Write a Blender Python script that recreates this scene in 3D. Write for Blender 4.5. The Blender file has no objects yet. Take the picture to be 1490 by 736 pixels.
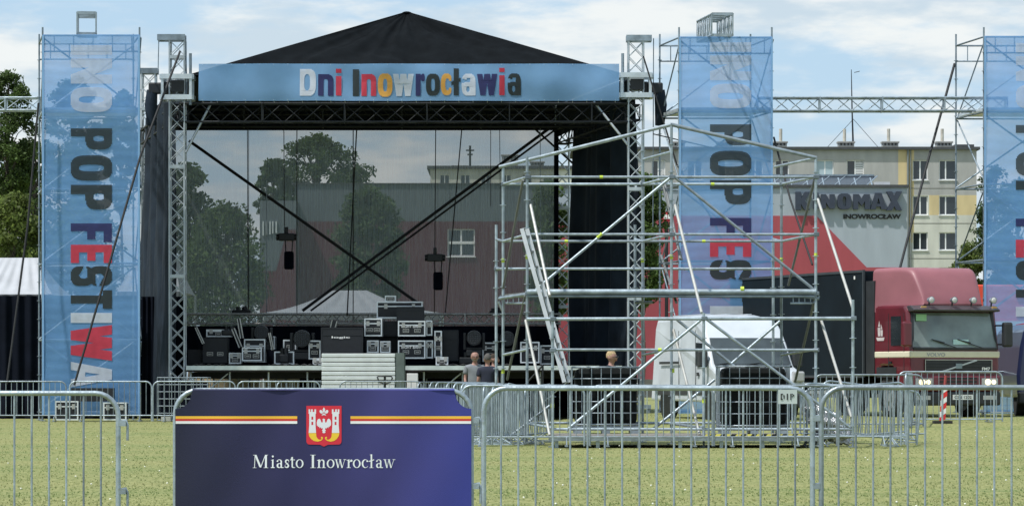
import bpy, bmesh, math, random
import numpy as np
from mathutils import Vector, Matrix, Euler
random.seed(7); RNG = np.random.default_rng(11)
R = math.radians
# ------------------------------------------------------------ camera, world, sun, exposure
scene = bpy.context.scene
COL = scene.collection
F = 4960.0; HY = 553.0; CX = 745.0; H = 1.15      # focal length in photo pixels, horizon row, eye height
cam = bpy.data.objects.new('camera', bpy.data.cameras.new('camera')); COL.objects.link(cam)
cam.location = (0, 0, H); cam.rotation_euler = (R(90), 0, 0)
cam.data.sensor_width = 36; cam.data.lens = 36*F/1490; cam.data.shift_y = (HY-368)/1490
cam.data.clip_start = 0.5; cam.data.clip_end = 5000
scene.camera = cam
SUN_EL, SUN_AZ = 61, -122                           # azimuth measured from +Y (away from camera) towards +X
w = bpy.data.worlds.new('World'); scene.world = w; w.use_nodes = True
nt = w.node_tree; N = nt.nodes; L = nt.links
sky = N.new('ShaderNodeTexSky'); sky.sky_type = 'NISHITA'; sky.sun_disc = False
sky.sun_elevation = R(SUN_EL); sky.sun_rotation = R(SUN_AZ); sky.air_density = 1.0; sky.dust_density = 1.2; sky.ozone_density = 1.2
tc = N.new('ShaderNodeTexCoord')
def cloud_noise(scale, loc, detail, lo, hi):
    mp = N.new('ShaderNodeMapping'); mp.inputs['Scale'].default_value = scale; mp.inputs['Location'].default_value = loc
    L.new(tc.outputs['Generated'], mp.inputs[0])
    nz = N.new('ShaderNodeTexNoise'); nz.inputs['Scale'].default_value = 1; nz.inputs['Detail'].default_value = detail; nz.inputs['Roughness'].default_value = .55
    L.new(mp.outputs[0], nz.inputs[0])
    r = N.new('ShaderNodeMapRange'); r.inputs[1].default_value = lo; r.inputs[2].default_value = hi; r.interpolation_type = 'SMOOTHSTEP'
    L.new(nz.outputs[0], r.inputs[0]); return r
c1 = cloud_noise((13, 13, 48), (3.1, 0.4, 1.9), 10, .44, .58)
c2 = cloud_noise((26, 26, 95), (1.3, 2.4, 5.2), 7, .38, .62)
thin = N.new('ShaderNodeMixRGB'); thin.inputs[0].default_value = .72; thin.inputs[2].default_value = (3.7, 5.2, 6.7, 1)
L.new(sky.outputs[0], thin.inputs[1])
mulc = N.new('ShaderNodeMath'); mulc.operation = 'MULTIPLY'; mulc.inputs[1].default_value = .85
L.new(c1.outputs[0], mulc.inputs[0])
shade = N.new('ShaderNodeMixRGB'); shade.inputs[1].default_value = (4.5, 5.3, 5.9, 1); shade.inputs[2].default_value = (6.9, 7.0, 6.8, 1)
L.new(c2.outputs[0], shade.inputs[0])
mx = N.new('ShaderNodeMixRGB'); L.new(mulc.outputs[0], mx.inputs[0]); L.new(thin.outputs[0], mx.inputs[1]); L.new(shade.outputs[0], mx.inputs[2])
L.new(mx.outputs[0], N['Background'].inputs[0]); N['Background'].inputs[1].default_value = .085
sl = bpy.data.lights.new('sun', 'SUN'); sl.energy = 3.0; sl.angle = R(1.5); sl.color = (1, .965, .92)
so = bpy.data.objects.new('sun', sl); COL.objects.link(so)
sd = Vector((math.sin(R(SUN_AZ))*math.cos(R(SUN_EL)), math.cos(R(SUN_AZ))*math.cos(R(SUN_EL)), math.sin(R(SUN_EL))))
so.rotation_euler = sd.to_track_quat('Z', 'Y').to_euler(); so.location = (-40, 40, 60)
vs = scene.view_settings; vs.view_transform = 'Standard'; vs.look = 'None'; vs.exposure = 0.7; vs.gamma = 1; vs.use_curve_mapping = False
scene.render.resolution_x = 1024; scene.render.resolution_y = 505
scene.cycles.transparent_max_bounces = 32

# ------------------------------------------------------------ helpers
def X(px, d): return (px-CX)*d/F
def Z(py, d): return H-(py-HY)*d/F
def W(px, py, d): return Vector((X(px, d), d, Z(py, d)))
def ss(a, b, t):
    t = np.clip((np.asarray(t, float)-a)/(b-a), 0, 1); return t*t*(3-2*t)
def G(x, y): return float(.07*ss(60, 85, y)+.2*ss(66, 75, y)*ss(1.0, 3.5, x))

MATS = {}
def mat(name, col, rough=.7, metal=0., var=.15, scale=3., bump=0., bscale=40., transp=0., transl=0., col2=None, island=0., emit=0., coord='Object', stretch=(1, 1, 1), spec=.5, coat=0.):
    if name in MATS: return MATS[name]
    m = bpy.data.materials.new(name); m.use_nodes = True; t = m.node_tree; n = t.nodes; l = t.links
    b = n['Principled BSDF']; b.inputs['Roughness'].default_value = rough; b.inputs['Metallic'].default_value = metal
    b.inputs['Specular IOR Level'].default_value = spec; b.inputs['Coat Weight'].default_value = coat
    c = (*col, 1); b.inputs['Base Color'].default_value = c; src = None
    tcn = n.new('ShaderNodeTexCoord'); mp = n.new('ShaderNodeMapping'); mp.inputs['Scale'].default_value = stretch
    l.new(tcn.outputs[coord], mp.inputs[0])
    if var > 0:
        nz = n.new('ShaderNodeTexNoise'); nz.inputs['Scale'].default_value = scale; nz.inputs['Detail'].default_value = 6
        l.new(mp.outputs[0], nz.inputs[0])
        r = n.new('ShaderNodeMapRange'); r.inputs[1].default_value = .3; r.inputs[2].default_value = .7; r.inputs[3].default_value = 1-var; r.inputs[4].default_value = 1+var
        l.new(nz.outputs[0], r.inputs[0])
        v = n.new('ShaderNodeVectorMath'); v.operation = 'SCALE'; v.inputs[0].default_value = col; l.new(r.outputs[0], v.inputs['Scale'])
        src = v.outputs[0]
        if col2:
            q = n.new('ShaderNodeMixRGB'); q.inputs[1].default_value = (*col, 1); q.inputs[2].default_value = (*col2, 1)
            r2 = n.new('ShaderNodeMapRange'); r2.inputs[1].default_value = .38; r2.inputs[2].default_value = .62; l.new(nz.outputs[0], r2.inputs[0]); l.new(r2.outputs[0], q.inputs[0]); src = q.outputs[0]
    if island > 0:
        g = n.new('ShaderNodeNewGeometry'); r = n.new('ShaderNodeMapRange'); r.inputs[3].default_value = 1-island; r.inputs[4].default_value = 1+island
        l.new(g.outputs['Random Per Island'], r.inputs[0])
        v = n.new('ShaderNodeVectorMath'); v.operation = 'SCALE'
        if src: l.new(src, v.inputs[0])
        else: v.inputs[0].default_value = col
        l.new(r.outputs[0], v.inputs['Scale']); src = v.outputs[0]
    if src: l.new(src, b.inputs['Base Color'])
    if bump > 0:
        nz = n.new('ShaderNodeTexNoise'); nz.inputs['Scale'].default_value = bscale; nz.inputs['Detail'].default_value = 4
        l.new(mp.outputs[0], nz.inputs[0])
        bp = n.new('ShaderNodeBump'); bp.inputs['Strength'].default_value = bump; bp.inputs['Distance'].default_value = .05
        l.new(nz.outputs[0], bp.inputs['Height']); l.new(bp.outputs[0], b.inputs['Normal'])
    out = b.outputs[0]
    if emit > 0:
        b.inputs['Emission Color'].default_value = c; b.inputs['Emission Strength'].default_value = emit
    if transl > 0:
        tr = n.new('ShaderNodeBsdfTranslucent')
        if src: l.new(src, tr.inputs[0])
        else: tr.inputs[0].default_value = c
        ms = n.new('ShaderNodeMixShader'); ms.inputs[0].default_value = transl; l.new(out, ms.inputs[1]); l.new(tr.outputs[0], ms.inputs[2]); out = ms.outputs[0]
    if transp > 0:
        tp = n.new('ShaderNodeBsdfTransparent'); ms = n.new('ShaderNodeMixShader'); ms.inputs[0].default_value = transp
        l.new(out, ms.inputs[1]); l.new(tp.outputs[0], ms.inputs[2]); out = ms.outputs[0]
    if name in ('galvanised_steel', 'weathered_steel', 'aluminium', 'black_drape'):
        oi = n.new('ShaderNodeObjectInfo'); r = n.new('ShaderNodeMapRange'); r.inputs[3].default_value = .72; r.inputs[4].default_value = 1.22; l.new(oi.outputs['Random'], r.inputs[0])
        v = n.new('ShaderNodeVectorMath'); v.operation = 'SCALE'; l.new(src, v.inputs[0]); l.new(r.outputs[0], v.inputs['Scale']); l.new(v.outputs[0], b.inputs['Base Color'])
    l.new(out, n['Material Output'].inputs[0]); MATS[name] = m; return m

def tag(o, label=None, cat=None, group=None, kind=None):
    if label: o['label'] = label
    if cat: o['category'] = cat
    if group: o['group'] = group
    if kind: o['kind'] = kind
    return o
def thing(name, label, cat, loc=(0, 0, 0), rz=0, group=None):
    o = bpy.data.objects.new(name, None); COL.objects.link(o); o.location = loc; o.rotation_euler = (0, 0, rz); o.empty_display_size = .2
    return tag(o, label, cat, group)
def copy_tree(o, loc=None, rz=None, label=None, parent=None, group=None):
    c = o.copy(); COL.objects.link(c)
    if parent: c.parent = parent
    if loc is not None: c.location = loc
    if rz is not None: c.rotation_euler = (0, 0, rz) if not hasattr(rz, '__len__') else rz
    if label: c['label'] = label
    if group: c['group'] = group
    for ch in [k for k in KIDS.get(o.name, [])]:
        cc = copy_tree(ch, parent=c)
        KIDS.setdefault(c.name, []).append(cc)
    return c
KIDS = {}
def world_off(o):
    v = Vector((0, 0, 0))
    while o is not None:
        v = v+Vector(o.location); o = o.parent
    return v

class MB:
    def __init__(s): s.v = []; s.f = []; s.m = []; s.sm = []
    def face(s, pts, mi=0, smooth=False):
        k = len(s.v); s.v += [tuple(p) for p in pts]; s.f.append(tuple(range(k, k+len(pts)))); s.m.append(mi); s.sm.append(smooth); return s
    def raw(s, vs, fs, mi=0, smooth=False):
        k = len(s.v); s.v += [tuple(p) for p in vs]
        for f in fs: s.f.append(tuple(i+k for i in f)); s.m.append(mi); s.sm.append(smooth)
        return s
    def box(s, a, b, mi=0, M=None):
        x0, y0, z0 = a; x1, y1, z1 = b
        vs = [Vector(p) for p in ((x0, y0, z0), (x1, y0, z0), (x1, y1, z0), (x0, y1, z0), (x0, y0, z1), (x1, y0, z1), (x1, y1, z1), (x0, y1, z1))]
        if M is not None: vs = [M@v for v in vs]
        return s.raw(vs, [(0, 3, 2, 1), (4, 5, 6, 7), (0, 1, 5, 4), (1, 2, 6, 5), (2, 3, 7, 6), (3, 0, 4, 7)], mi)
    def cbox(s, c, sz, mi=0, M=None):
        return s.box([c[i]-sz[i]/2 for i in range(3)], [c[i]+sz[i]/2 for i in range(3)], mi, M)
    def bar(s, a, b, wd, ht, mi=0, up=Vector((0, 0, 1))):
        a = Vector(a); b = Vector(b); d = (b-a); ln = d.length; d.normalize()
        if abs(d.dot(up)) > .98: up = Vector((0, 1, 0))
        sx = d.cross(up).normalized(); u = sx.cross(d)
        M = Matrix(((sx.x, d.x, u.x, a.x), (sx.y, d.y, u.y, a.y), (sx.z, d.z, u.z, a.z), (0, 0, 0, 1)))
        return s.box((-wd/2, 0, -ht/2), (wd/2, ln, ht/2), mi, M)
    def tube(s, a, b, r, n=8, r2=None, mi=0, caps=True):
        return s.path([a, b], [r, r if r2 is None else r2], n, mi, caps)
    def path(s, pts, r, n=8, mi=0, caps=True, closed=False):
        pts = [Vector(p) for p in pts]; k = len(pts)
        if not hasattr(r, '__len__'): r = [r]*k
        rings = []; prev = None
        for i, p in enumerate(pts):
            a = pts[(i-1) % k] if (i > 0 or closed) else p; b = pts[(i+1) % k] if (i < k-1 or closed) else p
            d = (b-a)
            if d.length < 1e-9: d = Vector((0, 0, 1))
            d.normalize()
            if prev is None:
                u = Vector((0, 0, 1)) if abs(d.z) < .9 else Vector((0, 1, 0))
                u = (u-d*u.dot(d)).normalized()
            else:
                u = (prev-d*prev.dot(d)).normalized()
            prev = u; v = d.cross(u)
            rings.append([p+(u*math.cos(2*math.pi*j/n)+v*math.sin(2*math.pi*j/n))*r[i] for j in range(n)])
        vs = [q for rg in rings for q in rg]; fs = []
        for i in range(k if closed else k-1):
            i2 = (i+1) % k
            for j in range(n): fs.append((i*n+j, i*n+(j+1) % n, i2*n+(j+1) % n, i2*n+j))
        s.raw(vs, fs, mi, True)
        if caps and not closed:
            s.face(rings[0][::-1], mi); s.face(rings[-1], mi)
        return s
    def prism(s, poly, a, b, axis='y', mi=0, smooth=False):
        """poly in the two other axes (x,z for y / y,z for x / x,y for z), extruded a..b"""
        f = {'y': lambda p, t: (p[0], t, p[1]), 'x': lambda p, t: (t, p[0], p[1]), 'z': lambda p, t: (p[0], p[1], t)}[axis]
        n = len(poly); vs = [f(p, a) for p in poly]+[f(p, b) for p in poly]
        fs = [tuple(range(n)), tuple(range(2*n-1, n-1, -1))]
        s.raw(vs, fs, mi)
        return s.raw(vs, [(i, (i+1) % n+0, (i+1) % n+n, i+n) for i in range(n)], mi, smooth)
    def ball(s, c, r, n=10, m=6, mi=0):
        rx, ry, rz = r if hasattr(r, '__len__') else (r, r, r); vs = []; fs = []
        for i in range(m+1):
            a = math.pi*i/m
            for j in range(n):
                b = 2*math.pi*j/n; vs.append((c[0]+rx*math.sin(a)*math.cos(b), c[1]+ry*math.sin(a)*math.sin(b), c[2]+rz*math.cos(a)))
        for i in range(m):
            for j in range(n): fs.append((i*n+j, (i+1)*n+j, (i+1)*n+(j+1) % n, i*n+(j+1) % n))
        return s.raw(vs, fs, mi, True)
    def grid(s, fn, nu, nv, mi=0, smooth=True):
        vs = [fn(i/nu, j/nv) for j in range(nv+1) for i in range(nu+1)]
        fs = [(j*(nu+1)+i, j*(nu+1)+i+1, (j+1)*(nu+1)+i+1, (j+1)*(nu+1)+i) for j in range(nv) for i in range(nu)]
        return s.raw(vs, fs, mi, smooth)
    def build(s, name, m, parent=None, bevel=0, sub=0, smooth_all=False, fix=False):
        me = bpy.data.meshes.new(name); off = world_off(parent) if parent else Vector((0, 0, 0))
        vs = [(p[0]-off.x, p[1]-off.y, p[2]-off.z) for p in s.v]
        me.from_pydata(vs, [], s.f)
        for q in (m if isinstance(m, (list, tuple)) else [m]): me.materials.append(q)
        me.polygons.foreach_set('material_index', s.m); me.polygons.foreach_set('use_smooth', [True]*len(s.sm) if smooth_all else s.sm)
        if fix:
            bm = bmesh.new(); bm.from_mesh(me); bmesh.ops.remove_doubles(bm, verts=bm.verts, dist=1e-5); bmesh.ops.recalc_face_normals(bm, faces=bm.faces); bm.to_mesh(me); bm.free()
        me.update()
        o = bpy.data.objects.new(name, me); COL.objects.link(o)
        if parent: o.parent = parent; KIDS.setdefault(parent.name, []).append(o)
        if bevel:
            b = o.modifiers.new('b', 'BEVEL'); b.width = bevel; b.segments = 2; b.limit_method = 'ANGLE'; b.angle_limit = R(35)
        if sub:
            b = o.modifiers.new('s', 'SUBSURF'); b.levels = sub; b.render_levels = sub
        return o
def tube_part(parent, name, m, a, b, r=.024, n=8, ros=False):
    mb = MB(); mb.tube(a, b, r, n)
    if ros:
        a = Vector(a); b = Vector(b); k = int((b-a).length/.5); d = (b-a).normalized()
        for i in range(1, k+1):
            p = a+d*(.5*i-.25)
            if (p-b).length > .05: mb.tube(p-d*.006, p+d*.006, .058, 8)
    return mb.build(name, m, parent)

# ---- glyphs: sequential boolean primitives on a unit box, cut into rows (no overlapping faces)
def glyph_rows(ops, rows=44, cols=260):
    ys = (np.arange(rows)+.5)/rows; xs = (np.arange(cols)+.5)/cols; xx, yy = np.meshgrid(xs, ys); M = np.zeros(xx.shape, bool)
    for o in ops:
        k = o[0]; sub = k[0] == '-'; k = k.strip('-'); a = o[1:]
        if k == 'r': q = (xx >= a[0]) & (xx <= a[2]) & (yy >= a[1]) & (yy <= a[3])
        elif k == 'd':
            t = (yy-a[1])/(a[3]-a[1]+1e-9); q = (t >= 0) & (t <= 1) & (abs(xx-(a[0]+(a[2]-a[0])*t)) <= a[4])
        elif k == 'e':
            n = a[4] if len(a) > 4 else 2.3; q = (abs((xx-a[0])/a[2])**n+abs((yy-a[1])/a[3])**n) <= 1
        elif k == 'p':
            q = np.zeros(xx.shape, bool); P = a[0]
            for i in range(len(P)):
                (x1, y1), (x2, y2) = P[i], P[i-1]
                c = (y1 > yy) != (y2 > yy)
                with np.errstate(divide='ignore', invalid='ignore'): xi = (x2-x1)*(yy-y1)/((y2-y1) or 1e-12)+x1
                q ^= c & (xx < xi)
        M = M & ~q if sub else M | q
    out = []
    for j in range(rows):
        r = np.concatenate(([0], M[j].astype(int), [0])); e = np.flatnonzero(np.diff(r))
        out += [(e[i]/cols, e[i+1]/cols, j/rows, (j+1)/rows) for i in range(0, len(e), 2)]
    # merge identical vertical runs
    mg = []
    act = {}
    for x0, x1, y0, y1 in out:
        k = (x0, x1)
        if k in act and abs(mg[act[k]][3]-y0) < 1e-6: mg[act[k]][3] = y1
        else: act[k] = len(mg); mg.append([x0, x1, y0, y1])
    return mg
t = .38; ty = .2
FAT = {
 'I': [('r', 0, 0, 1, 1)],
 'N': [('r', 0, 0, .36, 1), ('r', .64, 0, 1, 1), ('p', [(0, 1), (.36, 1), (1, 0), (.64, 0)])],
 'O': [('e', .5, .5, .5, .5, 3.2), ('-e', .5, .5, .13, .3, 3)],
 'P': [('r', 0, 0, .38, 1), ('e', .5, .68, .5, .32, 3), ('r', 0, .36, .5, 1), ('-e', .48, .68, .13, .13, 3)],
 'F': [('r', 0, 0, .42, 1), ('r', 0, .8, 1, 1), ('r', 0, .4, .85, .6)],
 'E': [('r', 0, 0, .42, 1), ('r', 0, .8, 1, 1), ('r', 0, .41, .88, .6), ('r', 0, 0, 1, .2)],
 'S': [('e', .5, .72, .5, .28, 2.8), ('e', .5, .28, .5, .28, 2.8), ('-e', .54, .69, .16, .1, 2.5), ('-e', .46, .31, .16, .1, 2.5), ('-p', [(.54, .59), (1, .62), (1, .68), (.54, .79)]), ('-p', [(.46, .41), (0, .38), (0, .32), (.46, .21)])],
 'T': [('r', .28, 0, .72, 1), ('r', 0, .78, 1, 1)],
 'W': [('d', .14, 1, .3, 0, .13), ('d', .46, 1, .32, 0, .1), ('d', .54, 1, .68, 0, .1), ('d', .86, 1, .7, 0, .13)],
 'A': [('p', [(.3, 1), (.7, 1), (1, 0), (.68, 0), (.5, .72), (.32, 0), (0, 0)]), ('r', .25, .16, .75, .34)],
 'L': [('r', 0, 0, .42, 1), ('r', 0, 0, 1, .22)],
 'D': [('e', .45, .5, .55, .5, 3.2), ('r', 0, 0, .45, 1), ('-r', .36, .2, .45, .8), ('-e', .45, .5, .18, .3, 3)],
 'n': [('e', .5, .62, .5, .38, 2.8), ('r', 0, 0, .36, 1), ('r', .64, 0, 1, .62), ('-r', .36, 0, .64, .62), ('-e', .5, .62, .14, .16)],
 'i': [('r', .06, 0, .94, .74), ('r', .06, .84, .94, 1)],
 'o': [('e', .5, .5, .5, .5, 2.8), ('-e', .5, .5, .14, .28, 2.6)],
 'w': [('d', .14, 1, .3, 0, .13), ('d', .46, 1, .32, 0, .1), ('d', .54, 1, .68, 0, .1), ('d', .86, 1, .7, 0, .13)],
 'r': [('r', 0, 0, .55, 1), ('e', .8, .82, .2, .18, 3), ('r', .5, .72, .85, .95)],
 'c': [('e', .55, .5, .55, .5, 2.6), ('-r', .55, .33, 1, .67), ('-e', .62, .5, .2, .28), ('-r', .62, .38, 1, .62)],
 'l': [('r', .25, 0, .8, 1), ('p', [(0, .36), (0, .5), (1, .66), (1, .52)])],
 'a': [('e', .5, .5, .5, .5, 3), ('r', .62, 0, 1, .6), ('-r', 0, .62, .6, .74), ('-e', .45, .3, .12, .13), ('-r', .36, .68, .62, .8), ('-r', 0, .58, .2, .76)],
 'K': [('r', 0, 0, .38, 1), ('p', [(.3, .55), (.66, 1), (1, 1), (.68, .52), (1, 0), (.62, 0), (.3, .45)])],
 'M': [('r', 0, 0, .3, 1), ('r', .7, 0, 1, 1), ('p', [(0, 1), (.34, 1), (.5, .7), (.66, 1), (1, 1), (.5, .22)]), ('-r', .3, 0, .32, .3), ('-r', .68, 0, .7, .3)],
 'X': [('p', [(0, 1), (.36, 1), (1, 0), (.64, 0)]), ('p', [(1, 1), (.64, 1), (0, 0), (.36, 0)])],
}
SER = {   # old-style roman with serifs; y 0..1 covers its own box
 'M': (1.05, 1.0, [('r', 0, 0, .24, .04), ('r', .70, 0, 1, .04), ('r', .02, .96, .2, 1), ('r', .8, .96, .98, 1), ('d', .11, 0, .15, 1, .022), ('d', .17, 1, .5, .05, .065), ('d', .5, .02, .82, 1, .024), ('r', .79, 0, .91, 1)]),
 'I': (.42, 1.0, [('r', .32, 0, .68, 1), ('r', .05, 0, .95, .04), ('r', .05, .96, .95, 1)]),
 'i': (.32, .98, [('r', .35, 0, .68, .64), ('r', .1, 0, .95, .045), ('p', [(.35, .64), (.68, .68), (.68, .6), (.1, .58), (.1, .61)]), ('e', .52, .9, .22, .08, 2)]),
 'a': (.5, .66, [('e', .42, .74, .36, .25, 2), ('-e', .38, .72, .22, .2, 2), ('-r', 0, .3, .3, .78), ('e', .14, .78, .12, .08, 2), ('r', .58, .1, .78, .78), ('e', .36, .27, .34, .28, 2), ('-e', .42, .28, .16, .2, 2), ('r', .58, .1, .78, .7), ('d', .66, .12, .72, 0, .1), ('r', .72, 0, 1, .08)]),
 's': (.4, .66, [('e', .5, .75, .4, .25, 2), ('e', .5, .25, .42, .25, 2), ('-e', .62, .72, .26, .15, 2), ('-e', .36, .28, .26, .15, 2), ('-p', [(.6, .62), (1, .6), (1, .72), (.6, .8)]), ('-p', [(.4, .38), (0, .4), (0, .28), (.4, .2)]), ('r', .8, .68, .88, .95), ('r', .08, .03, .17, .32)]),
 't': (.36, .84, [('r', .3, .06, .56, .9), ('r', .05, .7, .95, .76), ('p', [(.3, 1), (.56, 1), (.56, .74), (.1, .74)]), ('p', [(.3, .1), (.5, 0), (.85, 0), (1, .08), (.7, .06), (.56, .14)])]),
 'o': (.56, .66, [('e', .5, .5, .5, .5, 2), ('-e', .5, .5, .3, .43, 2)]),
 'n': (.62, .66, [('r', .14, 0, .33, .92), ('r', 0, 0, .47, .06), ('r', .55, 0, 1, .06), ('p', [(.33, 1), (.33, .86), (0, .86), (0, .9)]), ('r', .68, 0, .87, .72), ('e', .6, .7, .27, .28, 2), ('-e', .54, .62, .16, .26, 2), ('-r', .33, .06, .68, .66)]),
 'w': (.84, .66, [('d', .12, 1, .3, 0, .055), ('d', .3, 0, .46, 1, .02), ('d', .46, 1, .64, 0, .055), ('d', .64, 0, .88, 1, .02), ('r', 0, .94, .24, 1), ('r', .36, .94, .56, 1), ('r', .76, .94, 1, 1)]),
 'r': (.42, .66, [('r', .2, 0, .48, .92), ('r', 0, 0, .72, .06), ('p', [(.48, 1), (.48, .86), (0, .86), (0, .9)]), ('e', .82, .84, .18, .13, 2), ('p', [(.48, .7), (.7, .96), (.9, .98), (.8, .84), (.48, .6)])]),
 'c': (.48, .66, [('e', .52, .5, .52, .5, 2), ('-e', .6, .5, .36, .43, 2), ('-r', .62, .22, 1, .72), ('e', .84, .78, .14, .09, 2)]),
 'l': (.36, 1.04, [('r', .35, 0, .64, 1), ('r', .1, 0, .9, .04), ('p', [(.35, .97), (.64, 1), (.3, .93), (.1, .95)]), ('p', [(0, .44), (0, .51), (1, .64), (1, .57)])]),
}
def add_glyph(mb, ops, fn, rows=44):
    """fn(u,v)->world point, u right and v up on the glyph's unit box"""
    for x0, x1, y0, y1 in glyph_rows(ops, rows):
        mb.face([fn(x0, y0), fn(x1, y0), fn(x1, y1), fn(x0, y1)])
def sans(body, width, height, bold=0.0, depth=0.0):
    """mesh data of built-in lettering fitted to width x height, in the xz plane facing -y, lower left at origin"""
    c = bpy.data.curves.new('lettering', 'FONT'); c.body = body; c.offset = bold; c.extrude = depth; c.fill_mode = 'BOTH' if depth else 'FRONT'
    o = bpy.data.objects.new('lettering', c); COL.objects.link(o); dg = bpy.context.evaluated_depsgraph_get(); dg.update()
    me = bpy.data.meshes.new_from_object(o.evaluated_get(dg)); bpy.data.objects.remove(o)
    vs = np.array([v.co[:] for v in me.vertices]); mn = vs.min(0); mxx = vs.max(0); s = (mxx-mn); s[s == 0] = 1
    out = [((p[0]-mn[0])/s[0]*width, -p[2], (p[1]-mn[1])/s[1]*height) for p in vs]
    return out, [tuple(p.vertices) for p in me.polygons]
def sans_part(name, body, m, parent, a, width, height, bold=.0, ax=Vector((1, 0, 0)), up=Vector((0, 0, 1)), label=None):
    vs, fs = sans(body, width, height, bold); a = Vector(a)
    o = MB().raw([a+ax*v[0]+up*v[2] for v in vs], fs).build(name, m, parent)
    return o

# ---- materials
steel = mat('galvanised_steel', (.33, .39, .43), .42, .55, .28, 6, bump=.1, bscale=30)
steel_d = mat('weathered_steel', (.22, .27, .31), .5, .5, .3, 5)
steel_b = mat('bright_tube', (.46, .46, .43), .45, .5, .12, 5)
alu = mat('aluminium', (.50, .55, .58), .42, .5, .14, 4)
blacktruss = mat('black_truss', (.008, .011, .015), .65, .0, .3, 5)
cable = mat('black_cable', (.012, .013, .015), .7, 0, .1)
pvc = mat('black_tarpaulin', (.005, .0065, .008), .9, 0, .25, 2.5, bump=.3, bscale=2.5, spec=.06)
drape = mat('black_drape', (.012, .019, .029), .8, 0, .4, 1.5, bump=.4, bscale=4, transl=.05, spec=.2)
skirt = mat('black_skirt', (.005, .007, .013), .95, 0, .3, 2, spec=.08)
blackp = mat('black_plastic', (.008, .010, .012), .5, 0, .2, 5)
caseblk = mat('case_laminate', (.007, .009, .013), .55, 0, .25, 9)
rubber = mat('rubber', (.02, .02, .02), .85, 0, .2, 9)
yel = mat('marker_tape', (.48, .60, .06), .6, 0, .05)
white = mat('white_paint', (.78, .79, .78), .5, 0, .06, 3)
glass = mat('dark_glass', (.02, .026, .03), .06, 0, .1, 2, spec=.8)
COLR = {'white': (.62, .66, .72), 'char': (.028, .040, .042), 'navy': (.030, .034, .13), 'red': (.62, .05, .085), 'orange': (.82, .42, .09)}
def ink(c, tr): return mat('print_%s_%d' % (c, int(tr*100)), COLR[c], .75, 0, .12, 4, transp=tr, transl=.35)

# ============================================================ SETTING: ground
def gz(x, y): return .07*ss(60, 85, y)+.2*ss(66, 75, y)*ss(1.0, 3.5, x)
def make_ground():
    xs = np.concatenate([np.linspace(-900, -40, 12), np.linspace(-36, 36, 73), np.linspace(40, 900, 12)])
    ys = np.concatenate([np.linspace(-60, 20, 6), np.linspace(22, 130, 109), np.linspace(140, 2500, 18)])
    xx, yy = np.meshgrid(xs, ys); zz = gz(xx, yy)
    vs = np.stack([xx, yy, zz], -1).reshape(-1, 3); nx = len(xs)
    fs = [(j*nx+i, j*nx+i+1, (j+1)*nx+i+1, (j+1)*nx+i) for j in range(len(ys)-1) for i in range(nx-1)]
    m = bpy.data.materials.new('mown_grass'); m.use_nodes = True; t = m.node_tree; n = t.nodes; l = t.links; b = n['Principled BSDF']
    b.inputs['Roughness'].default_value = .95; b.inputs['Specular IOR Level'].default_value = .1
    tcn = n.new('ShaderNodeTexCoord')
    def nz(scale, st, lo, hi, det=5):
        mp = n.new('ShaderNodeMapping'); mp.inputs['Scale'].default_value = st; l.new(tcn.outputs['Object'], mp.inputs[0])
        q = n.new('ShaderNodeTexNoise'); q.inputs['Scale'].default_value = scale; q.inputs['Detail'].default_value = det; l.new(mp.outputs[0], q.inputs[0])
        r = n.new('ShaderNodeMapRange'); r.inputs[1].default_value = lo; r.inputs[2].default_value = hi; l.new(q.outputs[0], r.inputs[0]); return r.outputs[0]
    def mix(f, a, c):
        q = n.new('ShaderNodeMixRGB'); l.new(f, q.inputs[0])
        for i, v in ((1, a), (2, c)):
            if isinstance(v, tuple): q.inputs[i].default_value = (*v, 1)
            else: l.new(v, q.inputs[i])
        return q.outputs[0]
    bands = nz(1, (.03, .33, 1), .42, .58, 3); patch = nz(.9, (.5, 1.6, 1), .35, .65); fine = nz(22, (1, .35, 1), .3, .7); spk = nz(16, (1, .22, 1), .35, .65, 8)
    a = mix(bands, (.105, .155, .050), (.235, .232, .098)); a = mix(patch, a, (.205, .215, .080)); 
    q = mix(fine, (.10, .14, .03), (.36, .34, .17)); m1 = n.new('ShaderNodeMixRGB'); m1.inputs[0].default_value = .38; l.new(a, m1.inputs[1]); l.new(q, m1.inputs[2])
    m2 = n.new('ShaderNodeMixRGB'); m2.inputs[0].default_value = .36; l.new(m1.outputs[0], m2.inputs[1]); l.new(mix(spk, (.07, .10, .03), (.34, .33, .16)), m2.inputs[2])
    l.new(m2.outputs[0], b.inputs['Base Color'])
    bp = n.new('ShaderNodeBump'); bp.inputs['Strength'].default_value = .3; bp.inputs['Distance'].default_value = .03; l.new(spk, bp.inputs['Height']); l.new(bp.outputs[0], b.inputs['Normal'])
    mb = MB(); mb.raw([tuple(v) for v in vs], fs, 0, True)
    tag(mb.build('grass_field', m), kind='structure')
make_ground()
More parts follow.
